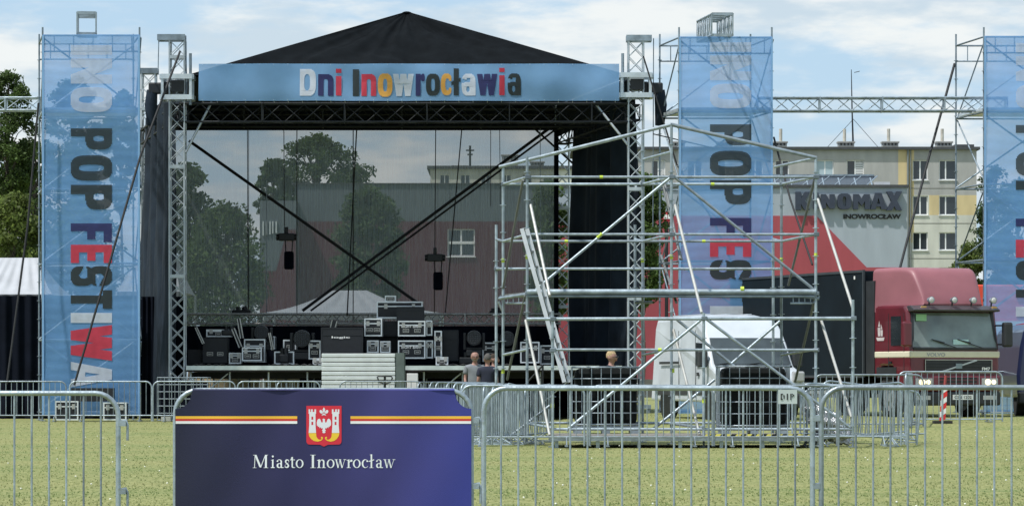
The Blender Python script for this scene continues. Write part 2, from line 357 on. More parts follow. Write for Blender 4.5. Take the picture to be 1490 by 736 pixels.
def make_grass():
    n = 75000; y = 28+62*RNG.random(n)**1.7; x = (RNG.random(n)-.5)*2*.158*y
    den = np.sin(x*2.1+np.sin(y*1.3)*2)+np.sin(y*2.9+x*.7)+RNG.random(n)*3.2; k = den > .6; x = x[k]; y = y[k]; n = len(x)
    a = RNG.random(n)*math.pi; h = .006+.018*RNG.random(n)**1.5; wd = .006+.010*RNG.random(n); lx = (RNG.random(n)-.5)*.04; z = gz(x, y)
    V = np.empty((n, 3, 3)); V[:, 0] = np.stack([x-np.cos(a)*wd, y-np.sin(a)*wd, z-.004], 1); V[:, 1] = np.stack([x+np.cos(a)*wd, y+np.sin(a)*wd, z-.004], 1); V[:, 2] = np.stack([x+lx, y+lx, z+h], 1)
    me = bpy.data.meshes.new('grass_blades'); me.from_pydata(V.reshape(-1, 3).tolist(), [], np.arange(3*n).reshape(-1, 3).tolist())
    me.materials.append(mat('grass_blade', (.21, .29, .105), .8, 0, .25, 1, col2=(.37, .365, .17), stretch=(.03, .33, 1), transl=.55, island=.22, spec=.1)); me.update()
    o = bpy.data.objects.new('grass_blades', me); COL.objects.link(o); tag(o, 'short dry mown grass blades across the field', 'grass', kind='stuff')
    m = 160; y = 30+40*RNG.random(m); x = (RNG.random(m)-.5)*.316*y; mb = MB()
    for i in range(m):
        mb.ball((x[i], y[i], G(x[i], y[i])+.045), (.012, .012, .010), 5, 3)
    tag(mb.build('clover_flowers', mat('clover', (.75, .75, .65), .8, 0, .1)), 'tiny white clover flowers dotted over the mown grass', 'flowers', kind='stuff')
make_grass()

# ============================================================ far buildings
def wall_with_holes(x0, x1, z0, z1, y, holes, colfn, reveal=.16, extra_x=(), extra_z=()):
    xs = sorted({x0, x1, *[h[0] for h in holes], *[h[1] for h in holes], *extra_x}); zs = sorted({z0, z1, *[h[2] for h in holes], *[h[3] for h in holes], *extra_z})
    mb = MB()
    for i in range(len(xs)-1):
        for j in range(len(zs)-1):
            cx = (xs[i]+xs[i+1])/2; cz = (zs[j]+zs[j+1])/2
            if any(h[0] < cx < h[1] and h[2] < cz < h[3] for h in holes): continue
            mb.face([(xs[i], y, zs[j]), (xs[i+1], y, zs[j]), (xs[i+1], y, zs[j+1]), (xs[i], y, zs[j+1])], colfn(cx, cz))
    for a, b, c, d in holes:
        k = colfn((a+b)/2, c-.1)
        for p, q in (((a, c), (b, c)), ((b, c), (b, d)), ((b, d), (a, d)), ((a, d), (a, c))):
            mb.face([(p[0], y, p[1]), (q[0], y, q[1]), (q[0], y+reveal, q[1]), (p[0], y+reveal, p[1])], k)
    return mb
plaster = [mat('plaster_grey', (.36, .36, .345), .9, 0, .14, .8, bump=.2, bscale=3, stretch=(1.5, 1, .35)), mat('plaster_yellow', (.58, .47, .26), .9, 0, .12, .8, stretch=(1.5, 1, .35)), mat('plaster_cream', (.54, .54, .475), .9, 0, .14, .8, stretch=(1.5, 1, .35))]
frame_w = mat('window_frame_white', (.75, .76, .76), .5, 0, .03)
curtain = mat('curtain', (.55, .55, .55), .9, 0, .25, 6, stretch=(6, 1, .4))
def window(parent, a, b, c, d, y, kind=0):
    mb = MB(); fw = .075
    mb.box((a, y, c), (a+fw, y+.06, d)); mb.box((b-fw, y, c), (b, y+.06, d)); mb.box((a+fw, y, c), (b-fw, y+.06, c+fw)); mb.box((a+fw, y, d-fw), (b-fw, y+.06, d))
    mid = a+(b-a)*(.5 if kind != 2 else .38); mb.box((mid-.05, y-.004, c+fw), (mid+.05, y+.06, d-fw))
    f = mb.build('window', frame_w, parent)
    MB().box((a+fw, y+.03, c+fw), (b-fw, y+.045, d-fw)).build('pane', glass, f)
    if kind == 1: MB().box((mid+.05, y+.018, c+.25), (b-fw, y+.026, d-fw)).build('blind', curtain, f)
    if kind == 3: MB().box((a+fw, y+.018, c+fw), (b-fw, y+.026, d-fw)).build('blind', mat('blind_blue', (.40, .50, .55), .8, 0, .05), f)
    if kind == 4:
        mb = MB(); z = c+.1
        while z < d-.12: mb.box((mid+.06, y+.01, z), (b-fw-.01, y+.026, z+.09)); z += .14
        mb.build('blind', frame_w, f)
    MB().box((a-.06, y-.22, c-.06), (b+.06, y+.02, c-.003)).build('sill', frame_w, f)
def chimney(parent, px, w_, top, bot, d, y, pipe=None, m=None):
    s = d/F; x = X(px, d); mb = MB(); mm = mat('chimney_render', (.33, .33, .31), .9, 0, .2, 2)
    z0 = Z(bot, d); z1 = Z(top, d); hw = w_*s/2; zc = z0+(z1-z0)*.62
    mb.box((x-hw, y, z0-.3), (x+hw, y+1.0, zc))
    for k in range(5):
        xx = x-hw+(2*hw-.14)*k/4; mb.box((xx, y+.02, zc), (xx+.14, y+.98, z1-.12))
    mb.box((x-hw*.8, y+.25, zc), (x+hw*.8, y+.8, z1-.12))
    mb.box((x-hw-.08, y-.08, z1-.12), (x+hw+.08, y+1.08, z1))
    c = mb.build('chimney', mm, parent)
    if pipe: MB().tube((x+pipe*s, y+.5, z1), (x+pipe*s, y+.5, z1+19*s), .13, 8).build('flue_pipe', mat('flue', (.5, .47, .4), .6, .2, .2), c)
def apartments():
    d = 272; y = d; x0 = X(836, d); x1 = X(1421, d); z1 = Z(218, d)
    b = thing('apartment_block', 'grey, cream and yellow panel apartment block with white windows behind the cinema', 'building', ((x0+x1)/2, y, 0))
    rows = [(233, 262), (285, 313), (338, 364)]; rows2 = [(389, 416), (441, 468)]
    cols = [(1328, 1350, 0), (1366.5, 1392, 2), (1232, 1257, 4), (1188, 1213, 3), (1128, 1148, 0), (1088, 1110, 0), (1045, 1067, 4), (1000, 1022, 0), (948, 968, 1), (905, 928, 0), (860, 880, 0)]
    holes = []; kinds = []
    for r in rows+rows2:
        for c in cols:
            holes.append((X(c[0], d), X(c[1], d), Z(r[1], d), Z(r[0], d))); kinds.append(c[2] if r is rows[0] or c[0] > 1300 else random.choice([0, 1, 2]))
    zc = Z(284, d); zb = Z(313, d)
    def colfn(x, z):
        px = x/d*F+CX; 
        if 1307 < px < 1330 and z > zb-2.2: return 1
        if zb < z < zc and (1352 < px < 1366.5 or px > 1392): return 1
        if z > zc: return 0
        return 2
    mb = wall_with_holes(x0, x1, -1, z1, y, holes, colfn, .16, [X(p, d) for p in (1307, 1330, 1352)], [zc, zb, zb-2.2])
    # sides and back
    for p in ((x0, x0), (x1, x1)):
        mb.face([(p[0], y, -1), (p[0], y+11, -1), (p[0], y+11, z1), (p[0], y, z1)], 0)
    mb.face([(x0, y+11, -1), (x1, y+11, -1), (x1, y+11, z1), (x0, y+11, z1)], 0)
    mb.build('wall', plaster, b)
    mbj = MB()
    for zz in (Z(274, d), Z(325, d), Z(376, d)): mbj.box((x0, y-.012, zz-.03), (x1, y-.002, zz+.03))
    mbj.build('panel_joint', mat('joint', (.20, .195, .17), .9, 0, .1), b)
    rf = mat('roof_felt', (.06, .065, .07), .9, 0, .2)
    roof = MB().box((x0-.25, y-.3, z1), (x1+.25, y+11.3, z1+.22)).build('roof', rf, b)
    for px, p in ((1138, 3), (1237, -2), (1302, -2), (1381, -2), (1058, 0), (988, None), (905, None)): chimney(roof, px, 23, 202, 218, d, y+3, p)
    MB().box((X(1392, d), y+1, z1+.2), (X(1420, d), y+4, Z(209, d))).build('roof_hatch', rf, roof)
    MB().box((X(1265, d), y+1, z1+.2), (X(1288, d), y+3, Z(215, d))).build('roof_hatch', rf, roof)
    for h, k in zip(holes, kinds): window(b, *h, y+.14, k)
    MB().tube((X(1321, d), y-.1, 0), (X(1321, d), y-.1, z1), .09, 8).tube((X(1325, d), y-.1, 8), (X(1325, d), y-.1, z1), .05, 6).build('downpipe', mat('downpipe', (.2, .22, .22), .6, .3, .1), b)
    # mast
    mb = MB(); x = X(1249, d); s = d/F
    mb.path([(x, y+4, z1), (X(1247, d), y+4, Z(150, d)), (X(1246, d), y+4, Z(95, d))], [.09, .06, .03], 6)
    mb.tube(W(1243, 106, d+4), W(1251, 104, d+4), .03, 5)
    o = mb.build('radio_mast', blacktruss); tag(o, 'tall thin radio mast on the grey apartment roof', 'mast')
    cb = MB()
    for px in (1206, 1290): cb.tube((X(1249, d), y+4, Z(168, d)), (X(px, d), y+4, z1+.2), .02, 4)
    cb.build('guy_wire', blacktruss, o)
apartments()
def far_block():
    d = 330; x0 = X(626, d); x1 = X(832, d); y = d; z1 = Z(246, d)
    b = thing('apartment_block', 'distant pale apartment block with stepped roof seen through the stage mesh', 'building', ((x0+x1)/2, y, 0))
    holes = [(X(px, d), X(px+14, d), Z(r+14, d), Z(r, d)) for r in (254, 290, 326, 362) for px in range(640, 815, 30)]
    mb = wall_with_holes(x0, x1, -1, z1, y, holes, lambda x, z: 2 if z > 14 else 0)
    mb.face([(x0, y, -1), (x0, y+12, -1), (x0, y+12, z1), (x0, y, z1)]); mb.face([(x1, y, -1), (x1, y+12, -1), (x1, y+12, z1), (x1, y, z1)])
    mb.build('wall', plaster, b)
    rf = MB().box((x0-.3, y-.3, z1), (x1+.3, y+12.3, z1+.3)).build('roof', MATS['roof_felt'], b)
    for px, w_, t_ in ((668, 22, 238), (706, 26, 240), (742, 24, 222), (782, 20, 232)): chimney(rf, px, w_, t_, 246, d, y+3)
    for h in holes: window(b, *h, y+.14, 0)
    mb = MB().tube(W(684, 246, d+5), W(684, 212, d+5), .12, 6).tube(W(678, 219, d+5), W(690, 219, d+5), .08, 5).tube(W(680, 225, d+5), W(688, 225, d+5), .08, 5)
    tag(mb.build('roof_aerial', blacktruss), 'forked aerial on the distant roof behind the mesh', 'aerial')
far_block()
def cinema():
    d = 220; y = d
    b = thing('cinema_building', 'long grey and red cinema with thick dark letters on its blank wall', 'building', (X(1150, d), y, 0))
    gm = mat('cinema_grey', (.33, .375, .42), .8, 0, .10, .7, stretch=(1.5, 1, .25)); rm = mat('cinema_red', (.34, .065, .08), .8, 0, .10, .7, stretch=(1.5, 1, .25))
    x0 = X(560, d); x1 = X(1320, d); xm = X(1188, d); zt = Z(273, d)
    MB().box((x0, y, -1), (x1, y+25, zt)).build('wall', gm, b)
    MB().box((x0-.1, y-.12, zt), (x1+.1, y+25.1, zt+.18)).build('roof_edge', MATS['roof_felt'], b)
    P = [(x0, -1), (x1-.02, -1), (x1-.02, Z(389, d)), (X(1261, d), Z(389, d)), (xm, Z(314, d)), (x0, Z(314, d))]
    MB().prism(P, y-.06, y-.01).build('red_panel', rm, b)
    # letters
    dk = mat('letter_navy', (.030, .040, .065), .6, 0, .15, 3)
    for ch, a, c, tp, bt, lean in (('K', 1157, 1178, 279.5, 306, 0), ('I', 1183, 1190.5, 281, 304, 0), ('N', 1194, 1214, 283, 304, 0), ('O', 1218, 1238, 282, 305, 0), ('M', 1241, 1265, 283, 305, 0), ('A', 1266, 1289, 281, 305, 0), ('X', 1289, 1312, 279, 306.5, 0)):
        mb = MB(); yy = y-.35
        ops = FAT[ch]
        for x_0, x_1, v0, v1 in glyph_rows(ops, 30):
            mb.box((X(a+(c-a)*x_0, d), yy, Z(bt+(tp-bt)*v0, d)), (X(a+(c-a)*x_1, d), y-.02, Z(bt+(tp-bt)*v1, d)))
        mb.build('letter', dk, b)
    sans_part('lettering', 'INOWROCŁAW', mat('letter_black', (.01, .01, .012), .6, 0, .05), b, (X(1227, d), y-.06, Z(318.7, d)), 84*d/F, 7.2*d/F, .045)
    # canopy of solar panels on the roof
    mb = MB(); 
    for i in range(7):
        xa = X(1096+i*23.5, d); mb.face([(xa, y+1.0, Z(271, d)), (xa+.98, y+1.0, Z(271, d)), (xa+.98+1.2, y+4.5, Z(250, d)), (xa+1.2, y+4.5, Z(250, d))])
    c = mb.build('solar_panel', mat('solar_cells', (.015, .02, .03), .25, .1, .3, 2), b)
    mb = MB()
    for i in range(8):
        xa = X(1096+i*23.5, d); mb.bar((xa, y+1, Z(271, d)), (xa+1.2, y+4.5, Z(250, d)), .06, .05); mb.tube((xa+.5, y+.6, zt), (xa+.5, y+2.4, Z(256, d)), .05, 5)
    mb.bar((X(1096, d)+.5, y+4.4, Z(249, d)), (X(1260, d)+1, y+4.4, Z(249, d)), .1, .1)
    mb.build('canopy_frame', steel_d, c)
    MB().box((X(1278, d), y+2, zt), (X(1300, d), y+4, Z(262, d))).build('roof_unit', mat('roof_unit', (.5, .52, .54), .6, 0, .1), b)
    mb = MB().box((X(963, 214), 214, Z(322, 214)), (X(977, 214), 214.3, Z(308, 214)))
    s = mb.build('shop_sign', mat('sign_red', (.5, .02, .05), .6, 0, .05)); tag(s, 'small red sign with a white patch beside the tree right of the stage', 'sign')
    MB().box((X(966, 214), 213.93, Z(318.5, 214)), (X(971, 214), 213.99, Z(312, 214))).box((X(972, 214), 213.93, Z(318.5, 214)), (X(976.5, 214), 213.99, Z(312, 214))).build('white_patch', white, s)
    MB().tube((X(970, 214), 214.2, 0), (X(970, 214), 214.2, Z(322, 214)), .12, 6).build('post', blacktruss, s)
    # second hall seen through the mesh
    d = 205; y = d
    h = thing('cinema_hall', 'grey topped red hall in painted shade tones with one white framed window behind the stage mesh', 'building', (X(600, d), y, 0))
    wx = (X(651, d), X(691, d), Z(373, d), Z(333, d))
    zz = Z(314, d)
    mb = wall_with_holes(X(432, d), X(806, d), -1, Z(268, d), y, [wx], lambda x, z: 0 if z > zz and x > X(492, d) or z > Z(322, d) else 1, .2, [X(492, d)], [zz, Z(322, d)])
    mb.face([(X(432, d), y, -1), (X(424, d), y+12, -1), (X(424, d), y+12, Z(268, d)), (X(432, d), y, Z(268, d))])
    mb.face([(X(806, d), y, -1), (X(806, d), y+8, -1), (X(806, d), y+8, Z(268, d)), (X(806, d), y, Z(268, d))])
    mb.build('wall', [mat('hall_shaded_grey', (.10, .125, .14), .85, 0, .06, .4), mat('hall_shaded_red', (.085, .022, .032), .85, 0, .06, .4)], h)  # shade on hall and wing is put into these darkened wall colours
    MB().box((X(424, d), y-.1, Z(268, d)), (X(806, d), y+12, Z(266.5, d))).build('roof', MATS['roof_felt'], h)
    window(h, *wx, y+.12, 0)
    hz = (wx[2]+wx[3])/2
    MB().box((wx[0], y+.08, hz-.08), (wx[1], y+.125, hz+.08)).build('transom', frame_w, h)
    d = 203; y = d
    g = thing('side_wing', 'low grey wing with faint pale lettering strokes left of the red hall', 'building', (X(404, d), y, 0))
    MB().box((X(378, d), y, -1), (X(431, d), y+10, Z(292, d))).build('wall', MATS['hall_shaded_grey'], g)
    MB().prism([(X(378.5, d), -1), (X(430.5, d), -1), (X(430.5, d), Z(334, d)), (X(418, d), Z(334, d)), (X(402, d), Z(394, d)), (X(378.5, d), Z(394, d))], y-.05, y-.01).build('red_panel', MATS['hall_shaded_red'], g)
    mb = MB()
    for i, px in enumerate((382, 387, 392, 396, 401)): mb.box((X(px, d), y-.1, Z(343-i, d)), (X(px+2, d), y-.02, Z(322, d)))
    mb.build('lettering', mat('pale_letters', (.55, .6, .62), .7, 0, .1), g)
cinema()
def kiosk():
    d = 118; b = thing('food_trailer', 'red and white food trailer behind the rightmost mesh banner', 'trailer', (X(1455, d), d, 0))
    MB().box((X(1412, d), d, .9), (X(1530, d), d+2.2, Z(414, d))).build('body', mat('trailer_red', (.62, .06, .03), .5, 0, .08), b, bevel=.05)
    MB().box((X(1411, d), d-.06, .55), (X(1531, d), d-.01, Z(467, d))).build('lower_panel', mat('trailer_white', (.62, .66, .7), .6, 0, .05), b)
    MB().box((X(1478, d), d-.08, Z(432, d)), (X(1500, d), d-.02, Z(420, d))).box((X(1478, d), d-.08, Z(459, d)), (X(1500, d), d-.02, Z(447, d))).build('menu_sign', mat('menu', (.7, .55, .55), .6, 0, .1), b)
    for px in (1430, 1500): MB().tube((X(px, d), d-.1, .4), (X(px, d), d+.15, .4), .38, 20).build('wheel', rubber, b)
kiosk()

# ============================================================ trees
bark = mat('bark', (.09, .075, .06), .9, 0, .3, 6)
def tree(name, label, px, d, top, bot, wpx, leafcol, n=9000, leaf=.17, shape=1.0, gaps=.3, cat='tree', seed=0, clumps=60, group=None, trunk_h=None):
    rg = np.random.default_rng(100+seed+int(px)); x = X(px, d); zt = Z(top, d); zb = Z(bot, d); hw = wpx*d/F/2; hh = (zt-zb)/2; cz = (zt+zb)/2
    o = thing(name, label, cat, (x, d, 0), 0, group)
    mb = MB(); r0 = max(.08, hw*.07)
    mb.path([(x, d, -.1), (x+.1*hw, d, zb*.5), (x-.05*hw, d, cz), (x, d, zt-.25*hh)], [r0, r0*.8, r0*.55, .03], 8)
    cs = []; clumps = int(clumps*1.7)
    for i in range(clumps):
        th = rg.random()*2*math.pi; v = rg.random()*2-1; rr = (.3+.75*rg.random()**.6)
        prof = math.sqrt(max(0, 1-abs(v)**(2.2*shape)))*(1-.25*max(v, 0)*(shape > .8)); s = .75+.5*rg.random()
        cs.append((x+hw*.86*prof*rr*math.cos(th), d+hw*.86*prof*rr*math.sin(th), cz+hh*.93*v, s))
    for i in range(0, clumps, 3):
        c = cs[i]; z0 = max(zb*.8, c[2]-hw*.6-.5)
        mb.path([(x, d, z0), ((x+c[0])/2, (d+c[1])/2, (z0+c[2])/2+.1*hh), c[:3]], [r0*.35, r0*.2, .015], 5)
    mb.build('trunk', bark, o)
    C = np.array(cs); idx = rg.integers(0, clumps, n); c = C[idx]; cr = (hw*hh*hw)**(1/3)*.24*(1-gaps*.45)
    v = rg.normal(size=(n, 3)); v /= np.linalg.norm(v, axis=1)[:, None]; rad = cr*c[:, 3:4]*rg.random((n, 1))**.5
    p = c[:, :3]+v*rad*np.array([1.15, 1.15, .8])
    a = rg.normal(size=(n, 3)); a /= np.linalg.norm(a, axis=1)[:, None]; b = np.cross(a, rg.normal(size=(n, 3))); b /= np.linalg.norm(b, axis=1)[:, None]
    L_ = leaf*(.6+.8*rg.random((n, 1))); V = np.empty((n, 4, 3)); V[:, 0] = p-a*L_*.5; V[:, 1] = p+b*L_*.3; V[:, 2] = p+a*L_*.5; V[:, 3] = p-b*L_*.3
    me = bpy.data.meshes.new('crown'); me.from_pydata(V.reshape(-1, 3).tolist(), [], np.arange(4*n).reshape(-1, 4).tolist())
    me.materials.append(mat('leaf_%s' % name+str(leafcol[1]), leafcol, .6, 0, .4, .9, transl=.5, island=.45, spec=.3)); me.update()
    me.transform(Matrix.Translation((-x, -d, 0)))
    q = bpy.data.objects.new('crown', me); COL.objects.link(q); q.parent = o
    return o
DG = (.058, .095, .032); MG = (.075, .120, .034); LG = (.120, .160, .040)
tree('poplar_tree', 'tall poplar at the far left edge beside the banner tower', 12, 150, 104, 300, 92, MG, 17000, .14, 1.3, .35, seed=1, clumps=70)
tree('poplar_tree', 'tall poplar showing through the left mesh banner', 108, 148, 112, 300, 96, MG, 17000, .14, 1.2, .4, seed=2, clumps=70)
tree('poplar_tree', 'slimmer poplar showing at the right side of the left banner', 176, 152, 128, 310, 66, MG, 11000, .15, 1.3, .45, seed=3, clumps=46)
tree('broadleaf_tree', 'dark tree filling the gap behind the left poplars', 52, 165, 205, 420, 150, DG, 9000, .24, 1.2, .3, seed=23, clumps=80)
tree('willow_bush', 'bright green willow bush above the white tent roof', 22, 135, 282, 470, 100, LG, 11000, .16, 1.4, .1, cat='bush', seed=4, clumps=90)
tree('willow_bush', 'green bush low behind the left mesh banner', 122, 136, 290, 480, 120, MG, 9000, .18, 1.4, .1, cat='bush', seed=5, clumps=90)
tree('broadleaf_tree', 'pointed dark tree just right of the front left stage tower', 272, 140, 236, 470, 100, DG, 13000, .17, .9, .3, seed=6, clumps=90)
tree('broadleaf_tree', 'wide hedge like tree low behind the left half of the stage mesh', 330, 138, 298, 520, 128, MG, 16000, .17, 1.6, .05, seed=7, clumps=120)
tree('broadleaf_tree', 'round crowned tree rising over the grey hall roof behind the mesh', 462, 240, 200, 330, 172, DG, 12000, .27, 1., .45, seed=8, clumps=66)
tree('broadleaf_tree', 'small tree at the left of the crown above the hall roof', 398, 236, 230, 340, 60, DG, 5000, .25, 1., .4, seed=9, clumps=34)
tree('broadleaf_tree', 'dark bushy tree standing in front of the red hall behind the mesh', 537, 160, 272, 470, 108, DG, 13000, .2, 1.2, .15, seed=10, clumps=90)
tree('broadleaf_tree', 'leafy tree seen in the gap by the rear right stage tower', 800, 150, 262, 470, 76, MG, 9000, .18, 1.2, .1, seed=11, clumps=70)
tree('broadleaf_tree', 'green tree right of the black stage curtain', 934, 150, 246, 450, 78, MG, 10000, .18, 1.1, .15, seed=12, clumps=70)
tree('broadleaf_tree', 'green tree behind the strap right of the apartment block', 1448, 230, 238, 470, 66, DG, 9000, .24, 1.3, .15, seed=13, clumps=60)
tree('willow_bush', 'light green bush behind the red truck roof', 1412, 160, 352, 500, 64, LG, 7000, .17, 1., .2, cat='bush', seed=14, clumps=50)
tree('broadleaf_tree', 'dark tree behind the third banner at the right edge', 1482, 240, 250, 480, 90, DG, 7000, .28, 1.2, .2, seed=15, clumps=60)
def hedge():
    tag(MB().box((-60, 175, 0), (60, 178, 1.2)).build('boundary_wall', mat('boundary', (.12, .12, .11), .9, 0, .3, 1)), 'low dark boundary wall far behind the stage', 'wall')
hedge()

# ============================================================ trusses, straps
def truss(mb, a, b, w_, h_, seg, r=.025, rd=.011, n=6, up=Vector((0, 0, 1))):
    a = Vector(a); b = Vector(b); d = (b-a); ln = d.length; d.normalize()
    if abs(d.z) > .9: up = Vector((0, 1, 0))
    sx = d.cross(up).normalized(); u = sx.cross(d).normalized()
    c = [sx*(i*w_/2)+u*(j*h_/2) for i, j in ((-1, -1), (1, -1), (1, 1), (-1, 1))]
    for q in c: mb.tube(a+q, b+q, r, n)
    k = max(1, round(ln/seg))
    for s_ in range(4):
        p, q = c[s_], c[(s_+1) % 4]
        for i in range(k):
            t0 = a+d*(ln*i/k); t1 = a+d*(ln*(i+1)/k); tm = (t0+t1)/2
            mb.tube(t0+p, tm+q, rd, 4, caps=False); mb.tube(tm+q, t1+p, rd, 4, caps=False)
    for i in range(0, k+1, max(1, k//4)):
        t0 = a+d*(ln*i/k)
        for s_ in range(4): mb.bar(t0+c[s_], t0+c[(s_+1) % 4], r*1.2, r*2.6)
def xtruss(mb, a, b, w_, seg, r=.027, rd=.012):   # tower truss with X lacing
    a = Vector(a); b = Vector(b); ln = b.z-a.z; k = round(ln/seg)
    c = [Vector((i*w_/2, j*w_/2, 0)) for i, j in ((-1, -1), (1, -1), (1, 1), (-1, 1))]
    for q in c: mb.tube(a+q, b+q, r, 8)
    for s_ in range(4):
        p, q = c[s_], c[(s_+1) % 4]
        for i in range(k):
            z0 = Vector((0, 0, ln*i/k)); z1 = Vector((0, 0, ln*(i+1)/k))
            mb.tube(a+p+z0, a+q+z1, rd, 5, caps=False); mb.tube(a+q+z0, a+p+z1, rd, 5, caps=False)
    z = a.z
    while z <= b.z+.01:
        for s_ in range(4): mb.bar(Vector((a.x, a.y, z))+c[s_], Vector((a.x, a.y, z))+c[(s_+1) % 4], .05, .09)
        z += 2.95
def strap(label, pts, r=.028, cat='strap', name='ratchet_strap', m=None):
    o = MB().path(pts, r, 6).build(name, m or cable); tag(o, label, cat)
    return o

# ============================================================ STAGE
DF = 92.; DB = 102.; sf = DF/F; sb = DB/F
def tower(label, px, d, cap, base_z, sleeve, cap_px, name='stage_tower'):
    x = X(px, d); o = thing(name, label, 'tower', (x, d, G(x, d)))
    mb = MB(); xtruss(mb, (x, d, base_z), (x, d, Z(cap, d)), .40, .41); mb.build('mast', alu, o)
    zc = Z(cap, d); c0, c1 = X(cap_px[0], d), X(cap_px[1], d)
    MB().box((c0, d-.26, zc), (c1, d-.10, zc+.16)).box((c0, d+.10, zc), (c1, d+.26, zc+.16)).box((c0+.02, d-.09, zc+.02), (c0+.12, d+.09, zc+.13)).box((c1-.12, d-.09, zc+.02), (c1-.02, d+.09, zc+.13)).build('head_block', steel_d, o)
    if sleeve:
        a, b = Z(sleeve[0], d), Z(sleeve[1], d); mb = MB()
        for zz in (a, b): 
            for dy in (-.36, .36): mb.bar((x-.42, d+dy, zz), (x+.42, d+dy, zz), .08, .13)
            for dx in (-.42, .42): mb.bar((x+dx, d-.32, zz), (x+dx, d+.32, zz), .08, .13)
        for dx in (-.38, .38):
            for dy in (-.34, .34): mb.bar((x+dx, d+dy, a), (x+dx, d+dy, b), .07, .07)
        mb.build('sleeve_block', alu, o)
        MB().box((x-.15, d-.3, b+.15), (x+.2, d+.3, a-.1)).build('sleeve_core', blackp, o)
    mb = MB(); mb.cbox((x, d, base_z-.06 if base_z > .5 else base_z+.04), (.8, .8, .1))
    for sx in (-1, 1):
        for sy in (-1, 1): mb.tube((x+sx*.35, d+sy*.35, base_z), (x+sx*.35, d+sy*.35, G(x, d)), .04, 8)
    mb.build('base', steel_d, o)
    return o
tower('front left aluminium stage tower beside the left mesh banner', 258.5, DF, 60, 1.0, (113, 143), (230, 270))
tower('front right aluminium stage tower beside the black curtain', 925, DF, 61, .4, (111, 140), (911, 948))
tower('rear left aluminium stage tower half hidden behind the front one', 217, DB, 108, .4, None, (204, 230))
tower('rear right aluminium stage tower beside the stage mesh', 818, DB, 150, .4, None, (808, 830))
# hoist lines on the towers
for lab, px, s1 in (('thin lifting chains beside the front left tower head', 231, 257), ('thin lifting chain beside the front right tower head', 951, 914)):
    mb = MB().tube(W(px, 56, DF-.1), W(px-1, 330 if px > 500 else 104, DF-.1), .014, 5)
    if px < 500: mb.tube(W(270, 62, DF-.1), W(272, 120, DF-.1), .014, 5)
    tag(mb.build('lifting_chain', steel_d), lab, 'chain')
def hoist(label, px, py, d, side):
    x = X(px, d); z = Z(py, d); o = thing('tower_winch', label, 'chain hoist', (x, d, z))
    MB().cbox((x, d, z), (.42, .3, .3)).cbox((x-side*.26, d, z), (.16, .24, .36)).build('motor', blackp, o, bevel=.04)
    mb = MB(); mb.path([(x+side*.12, d, z-.05), (x+side*.16, d, z-.45), (x+side*.13, d, z-1.0)], [.15, .17, .13], 10); mb.build('chain_bag', drape, o)
    MB().tube((x-side*.2, d, z), (x-side*.62, d, z-.05), .05, 8).build('bracket', alu, o)
hoist('black winch with chain bag hung on the front left tower', 228, 129, DF, -1)
hoist('black winch with chain bag hung on the front right tower', 953, 129, DF, 1)
def roof():
    o = thing('stage_roof', 'pointed black tarpaulin roof over the stage', 'roof', (X(592, DF), 97, Z(110, DF)))
    xl, xr = X(272, DF), X(914, DF); zb = Z(110, DF); y0, y1 = DF-.1, DB; ap = Vector((X(592, DF+.0), DF+4.6, 0)); ap.x = X(592, ap.y); ap.z = Z(17, ap.y)
    rng = random.Random(3)
    sk = X(217, DB)-X(258.5, DF); c = [Vector((xl, y0, zb)), Vector((xr, y0, zb)), Vector((xr+sk, y1, zb)), Vector((xl+sk, y1, zb))]
    mb = MB()
    for k in range(4):
        a, b = c[k], c[(k+1) % 4]; ph = [rng.random()*6 for _ in range(6)]
        nrm = (b-a).cross(ap-a).normalized()
        def fn(u, v, a=a, b=b, ph=ph, nrm=nrm, k=k):
            e = a.lerp(b, u); p = e.lerp(ap, v)
            w_ = math.sin(math.pi*u)**.5*math.sin(math.pi*min(v, .98))**.6 if 0 < u < 1 else 0; cre = abs(math.sin((u-.5)*13+ph[4]+.6*v))**.35+.6*abs(math.sin((u-.5)*29*(1-.3*v)+ph[5]))**.4
            f = -.09*cre+.04*math.sin(u*17+ph[0]+v*3)+.035*math.sin(u*31+ph[1]-v*6)+.05*math.sin(v*11+u*9+ph[2])+.02*math.sin(u*70+ph[3]+v*9)+.02*math.sin(v*37+u*21)
            sag = -.06*math.sin(math.pi*v)*math.sin(math.pi*u)
            return p+nrm*(w_*f+sag)
        mb.grid(fn, 90, 26)
    mb.build('canopy', pvc, o)
    MB().ball(ap-Vector((0, 0, .05)), (.14, .14, .05), 12, 6).build('peak_cap', pvc, o)
    # valance band on sides/back and ceiling
    zt = zb; zv = Z(147, DF)
    mb = MB().box((xl+sk-.3, y1-.05, Z(187, DB)), (xr+sk, y1, zt))
    for xx in (xl, xr): mb.face([(xx, y0+.5, zv), (xx+sk, y1-.06, zv-.3), (xx+sk, y1-.06, zt-.03), (xx, y0+.5, zt-.03)])
    mb.build('valance', drape, o)
    MB().face([(xl, y0+.3, zb-.02), (xr, y0+.3, zb-.02), (xr+sk, y1-.07, zb-.02), (xl+sk, y1-.07, zb-.02)]).build('ceiling_sheet', drape, o)
roof()
